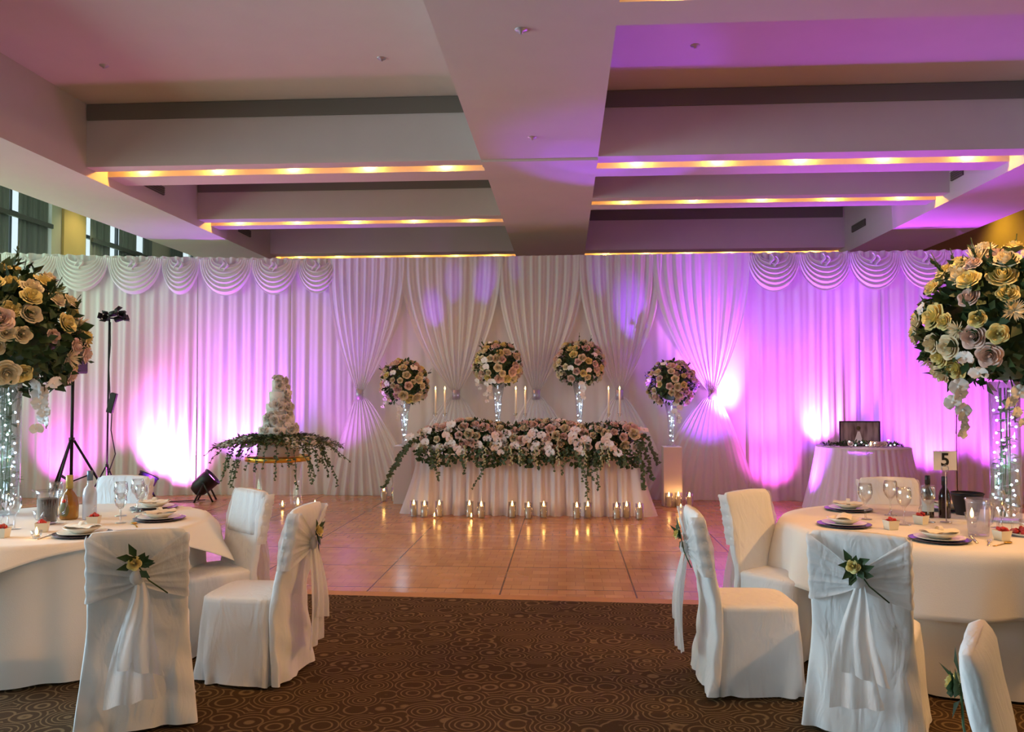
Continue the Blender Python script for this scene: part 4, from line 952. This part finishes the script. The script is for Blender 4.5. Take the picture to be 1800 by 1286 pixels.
def setting(x, y, rz, where, s=1):
    tag(place('charger_plate', PLC, None, (x, y, TZ), (0, 0, 0), s), 'dark charger plate %s' % where, 'plate', 'charger plates')
    tag(place('dinner_plate', PLD, None, (x, y, TZ+.008), (0, 0, 0), s), 'white dinner plate on the charger %s' % where, 'plate', 'dinner plates')
    tag(place('bowl', PLB, None, (x, y, TZ+.016), (0, 0, 0), s), 'white bowl on the plates %s' % where, 'bowl', 'soup bowls')
    tag(place('napkin', NAP, None, (x, y, TZ+.052), (0, 0, rz), 1.0), 'folded cream napkin on the bowl %s' % where, 'napkin', 'folded napkins')
setting(2.1, 4.82, .3, 'at the near side of the right table')
setting(1.74, 5.32, 1.2, 'at the left side of the right table'); setting(2.0, 6.02, -.4, 'at the far left of the right table'); setting(2.7, 6.08, .3, 'at the far right of the right table')
setting(-2.82, 4.68, -.3, 'at the near side of the left table'); setting(-2.66, 5.28, .9, 'at the right side of the left table'); setting(-2.95, 5.78, .2, 'at the far side of the left table')
WG = MB().lathe([(.001, .0), (.036, .0), (.036, .003), (.006, .008), (.0045, .09), (.012, .1), (.033, .125), (.041, .155), (.038, .19), (.034, .21), (.0325, .21), (.037, .19), (.0395, .155), (.031, .128), (.008, .104), (.001, .102)], 24, cap=False).mesh('wine_glass', M['glass'])
def wine(x, y, lab, s=1): tag(place('wine_glass', WG, None, (x, y, TZ), (0, 0, 0), s), lab, 'wine glass', 'clear wine glasses')
for (x, y, l) in ((1.97, 5.6, 'leftmost wine glass on the right table'), (2.2, 5.78, 'wine glass on the right table by the far chair back'), (2.13, 5.38, 'wine glass on the right table left of the dark bottles'), (2.33, 5.5, 'wine glass on the right table just before the dark bottles'),
                  (2.66, 5.3, 'wine glass on the right table between jug and vase'), (2.6, 5.02, 'wine glass on the right table beside the red sweets')): wine(x, y, l, 1.12)
for (x, y, l, s) in ((-3.0, 5.42, 'large round wine glass nearest the clear frosted bottle', 1.1), (-2.98, 5.6, 'wine glass before the far chair on the left table', 1.1), (-2.86, 5.42, 'wine glass at the right of the left table, behind the plates', 1), (-2.84, 5.13, 'wine glass on the left table next to the red-topped box', .9),
                  (-3.36, 4.86, 'wine glass before the dark drink jug', .95), (-3.5, 5.0, 'wine glass at the left picture edge', .95), (-3.42, 5.36, 'wine glass behind the dark drink jug', 1.1)): wine(x, y, l, s)
def jug(x, y, lab, drink=None, s=1):
    t = thing('water_jug', lab, 'jug', (x, y, TZ), .3, 'glass jugs'); t.scale = (s, s, s)
    MB().lathe([(.001, .004), (.05, .004), (.054, 0), (.056, .02), (.066, .19), (.07, .215), (.067, .215), (.062, .19), (.052, .02), (.001, .014)], 28, cap=False).build('jug_body', M['glass'] if drink else M['jug'], t)
    MB().tube([(.064, 0, .18), (.105, 0, .175), (.11, 0, .12), (.095, 0, .07), (.057, 0, .05)], .007, 8).build('handle', M['jug'], t)
    MB().add([(-.045, -.05, .2), (-.1, 0, .222), (-.045, .05, .2), (-.06, 0, .18)], [(0, 1, 3), (1, 2, 3)]).build('spout', M['jug'], t)
    if drink: MB().lathe([(.051, .016), (.0605, .16), (.001, .16)], 24).build('drink', drink, t)
jug(2.40, 5.0, 'large clear water jug on the right table'); jug(-3.28, 5.06, 'jug of dark drink on the left table', M['cola'])
def bottle(x, y, prof, m, capz, capm, lab, label=None, labm=None, grp=None, pre='glass_body', sx=1):
    t = thing('bottle', lab, 'bottle', (x, y, TZ), 0, grp); t.scale = (sx, sx, 1)
    MB().lathe(prof, 24).build(pre, m, t); MB().lathe([(capz[2], capz[0]), (capz[2], capz[1]), (capz[2]*.8, capz[1]+.003)], 16).build('cap', capm, t)
    if label: MB().lathe([(label[2], label[0]), (label[2], label[1])], 24, cap=False).build('label', labm, t)
    return t
wineprof = [(.034, 0), (.037, .006), (.037, .14), (.033, .17), (.016, .2), (.0145, .255)]
bottle(2.42, 5.72, wineprof, M['darkglass'], (.22, .275, .017), M['black'], 'dark bottle with pale label, left one beside the table number', (.04, .12, .0375), M['label'], 'dark bottles on the right table')
bottle(2.52, 5.7, wineprof, M['darkglass'], (.215, .272, .0175), M['black'], 'dark bottle right against the table number pole', None, None, 'dark bottles on the right table')
bt = bottle(-3.27, 5.27, [(.05, 0), (.056, .01), (.058, .09), (.05, .14), (.03, .175), (.018, .19), (.017, .24)], M['brandy'], (.2, .285, .022), M['goldlabel'], 'amber brandy bottle with gold top and oval olive label')
MB().ball((0, -.052, .07), .034, 14, 8, (1, .28, 1.5)).build('oval_label', M['oval'], bt); MB().lathe([(.012, -.005), (.012, .005)], 12, (0, -.058, .125), R=Matrix.Rotation(PI/2, 3, 'X')).build('red_seal', M['red'], bt)
bottle(-3.13, 5.27, [(.04, 0), (.043, .008), (.043, .17), (.036, .2), (.018, .225), (.016, .29)], M['frost'], (.255, .315, .0185), M['cap'], 'tall frosted clear bottle with blue-grey cap on the left table')
bottle(-4.0, 5.55, [(.02, 0), (.022, .08), (.012, .11), (.012, .15)], M['darkglass'], (.14, .165, .013), M['black'], 'small dark bottle at the left picture edge')
def favour(x, y, rz, lab, tall=False):
    t = thing('favour_box', lab, 'box', (x, y, TZ), rz, 'small cream favour boxes')
    MB().add([(-.028, -.028, 0), (.028, -.028, 0), (.028, .028, 0), (-.028, .028, 0), (-.036, -.036, .055), (.036, -.036, .055), (.036, .036, .055), (-.036, .036, .055)], [(0, 3, 2, 1), (0, 1, 5, 4), (1, 2, 6, 5), (2, 3, 7, 6), (3, 0, 4, 7)]).build('carton', M['box'], t, False)
    g = MB(); r = random.Random(int(x*100))
    for k in range(9): g.ball((r.uniform(-.02, .02), r.uniform(-.02, .02), .05+r.uniform(0, .018)), .011, 7, 5)
    tag(g.build('sweets', M['red'], t), kind=None)
    MB().grid(lambda u, v: ((u-.5)*.05*(1-v)+.006*math.sin(v*9), .0+.01*math.sin(u*9), .055+.07*v), 8, 6).build('cellophane', M['glass'], t)
favour(2.46, 4.86, .3, 'cream favour box with red sweets at the near right of the right table'); favour(1.98, 5.2, .2, 'cream favour box between the plates on the right table'); favour(2.25, 5.42, .6, 'red-filled favour box before the dark bottles')
favour(-2.97, 5.05, .2, 'cream favour box with red sweets below the frosted bottle'); favour(-3.13, 4.78, .4, 'cream favour box before the amber brandy bottle'); favour(-3.24, 4.58, .1, 'cream favour box at the left picture edge, nearest the camera')
# table number
t = thing('table_number', 'white table number 5 card on a thin silver stand', 'table number', (2.44, 5.5, TZ), math.radians(2))
MB().lathe([(.001, 0), (.035, 0), (.036, .004), (.004, .008)], 20, cap=False).build('base', M['silver'], t)
MB().tube([(0, 0, .006), (0, 0, .33)], .003, 8).build('pole', M['silver'], t)
MB().tube([(.022*math.cos(a/12*2*PI), 0, .345+.022*math.sin(a/12*2*PI)) for a in range(13)], .002, 6).build('clip_ring', M['silver'], t)
o = MB().rbox((0, .004, .395), (.148, .003, .125)).build('card', M['card'], t, False, .001)
cu = bpy.data.curves.new('digit', 'FONT'); cu.body = '5'; cu.size = .115; cu.align_x = 'CENTER'; cu.align_y = 'CENTER'; cu.extrude = .0004; cu.offset = .0025
tmp = bpy.data.objects.new('digit_tmp', cu); COL.objects.link(tmp); bpy.context.view_layer.update()
me = bpy.data.meshes.new_from_object(tmp.evaluated_get(bpy.context.evaluated_depsgraph_get())); bpy.data.objects.remove(tmp); me.materials.clear(); me.materials.append(M['ink'])
place('digit', me, t, (0, .0015, .397), (PI/2, 0, 0))
# odds and ends on the tables
t = thing('ice_bucket', 'black rimmed bucket behind the clear water jug', 'bucket', (2.74, 5.86, TZ))
MB().lathe([(.07, 0), (.1, .13), (.105, .14), (.1, .145), (.094, .13), (.066, .01), (.001, .008)], 26, cap=False).build('bucket_body', M['black'], t); MB().lathe([(.1, .14), (.11, .145), (.1, .15)], 26, cap=False).build('rim', M['blackm'], t)
t = thing('sweets_tray', 'oval tray heaped with red sweets at the right picture edge', 'tray', (2.68, 5.02, TZ))
MB().lathe([(.001, 0), (.07, 0), (.1, .018), (.096, .018), (.066, .005), (.001, .005)], 26, cap=False).build('tray_dish', M['china'], t)
g = MB(); r = random.Random(6)
for k in range(60): a = r.uniform(0, 6.3); q = .075*math.sqrt(r.random()); g.ball((q*math.cos(a), q*math.sin(a), .018+.035*(1-q/.08)*r.random()), .013, 7, 5)
g.build('sweets', M['red'], t)['kind'] = 'stuff'
tealight(2.78, 5.2, TZ, 'tealight glowing beside the red sweets on the right table', .5, 1.3); tealight(2.6, 5.5, TZ, 'tealight glowing behind the clear water jug', .4, 1.3); tealight(-3.42, 5.2, TZ, 'tealight glowing next to the dark drink jug', .5, 1.3); tealight(-3.02, 4.56, TZ, 'tealight at the near edge of the left table', .25, .9)
KN = MB().rbox((0, 0, .002), (.014, .2, .002)).rbox((0, .1, .002), (.019, .09, .002)); KN = KN.mesh('knife', M['steel'])
def fork():
    g = MB(); g.rbox((0, -.03, .002), (.009, .14, .002)); g.rbox((0, .05, .003), (.022, .03, .002))
    for k in (-1, 0, 1): g.rbox((k*.008, .085, .004), (.004, .045, .002))
    return g.mesh('fork', M['steel'])
FK = fork(); SPN = MB().rbox((0, -.03, .002), (.009, .14, .002)).ball((0, .065, .006), .02, 12, 8, (1, 1.5, .3)).mesh('spoon', M['gold'])
for (me, nm, x, y, rz, lab) in ((KN, 'knife', 2.3, 4.84, -.3, 'knife right of the near setting on the right table'), (FK, 'fork', 2.34, 4.76, -.5, 'fork lying near the gold spoon on the right table'), (SPN, 'spoon', 2.39, 4.72, -.9, 'gold spoon at the near edge of the right table'),
    (KN, 'knife', -2.62, 4.75, .1, 'knife right of the near setting on the left table'), (FK, 'fork', -3.0, 4.62, .1, 'fork left of the near setting on the left table'), (SPN, 'spoon', -2.7, 5.05, .6, 'gold spoon between the settings of the left table')):
    tag(place(nm, me, None, (x, y, TZ), (0, 0, rz)), lab, 'cutlery', 'cutlery on the guest tables')
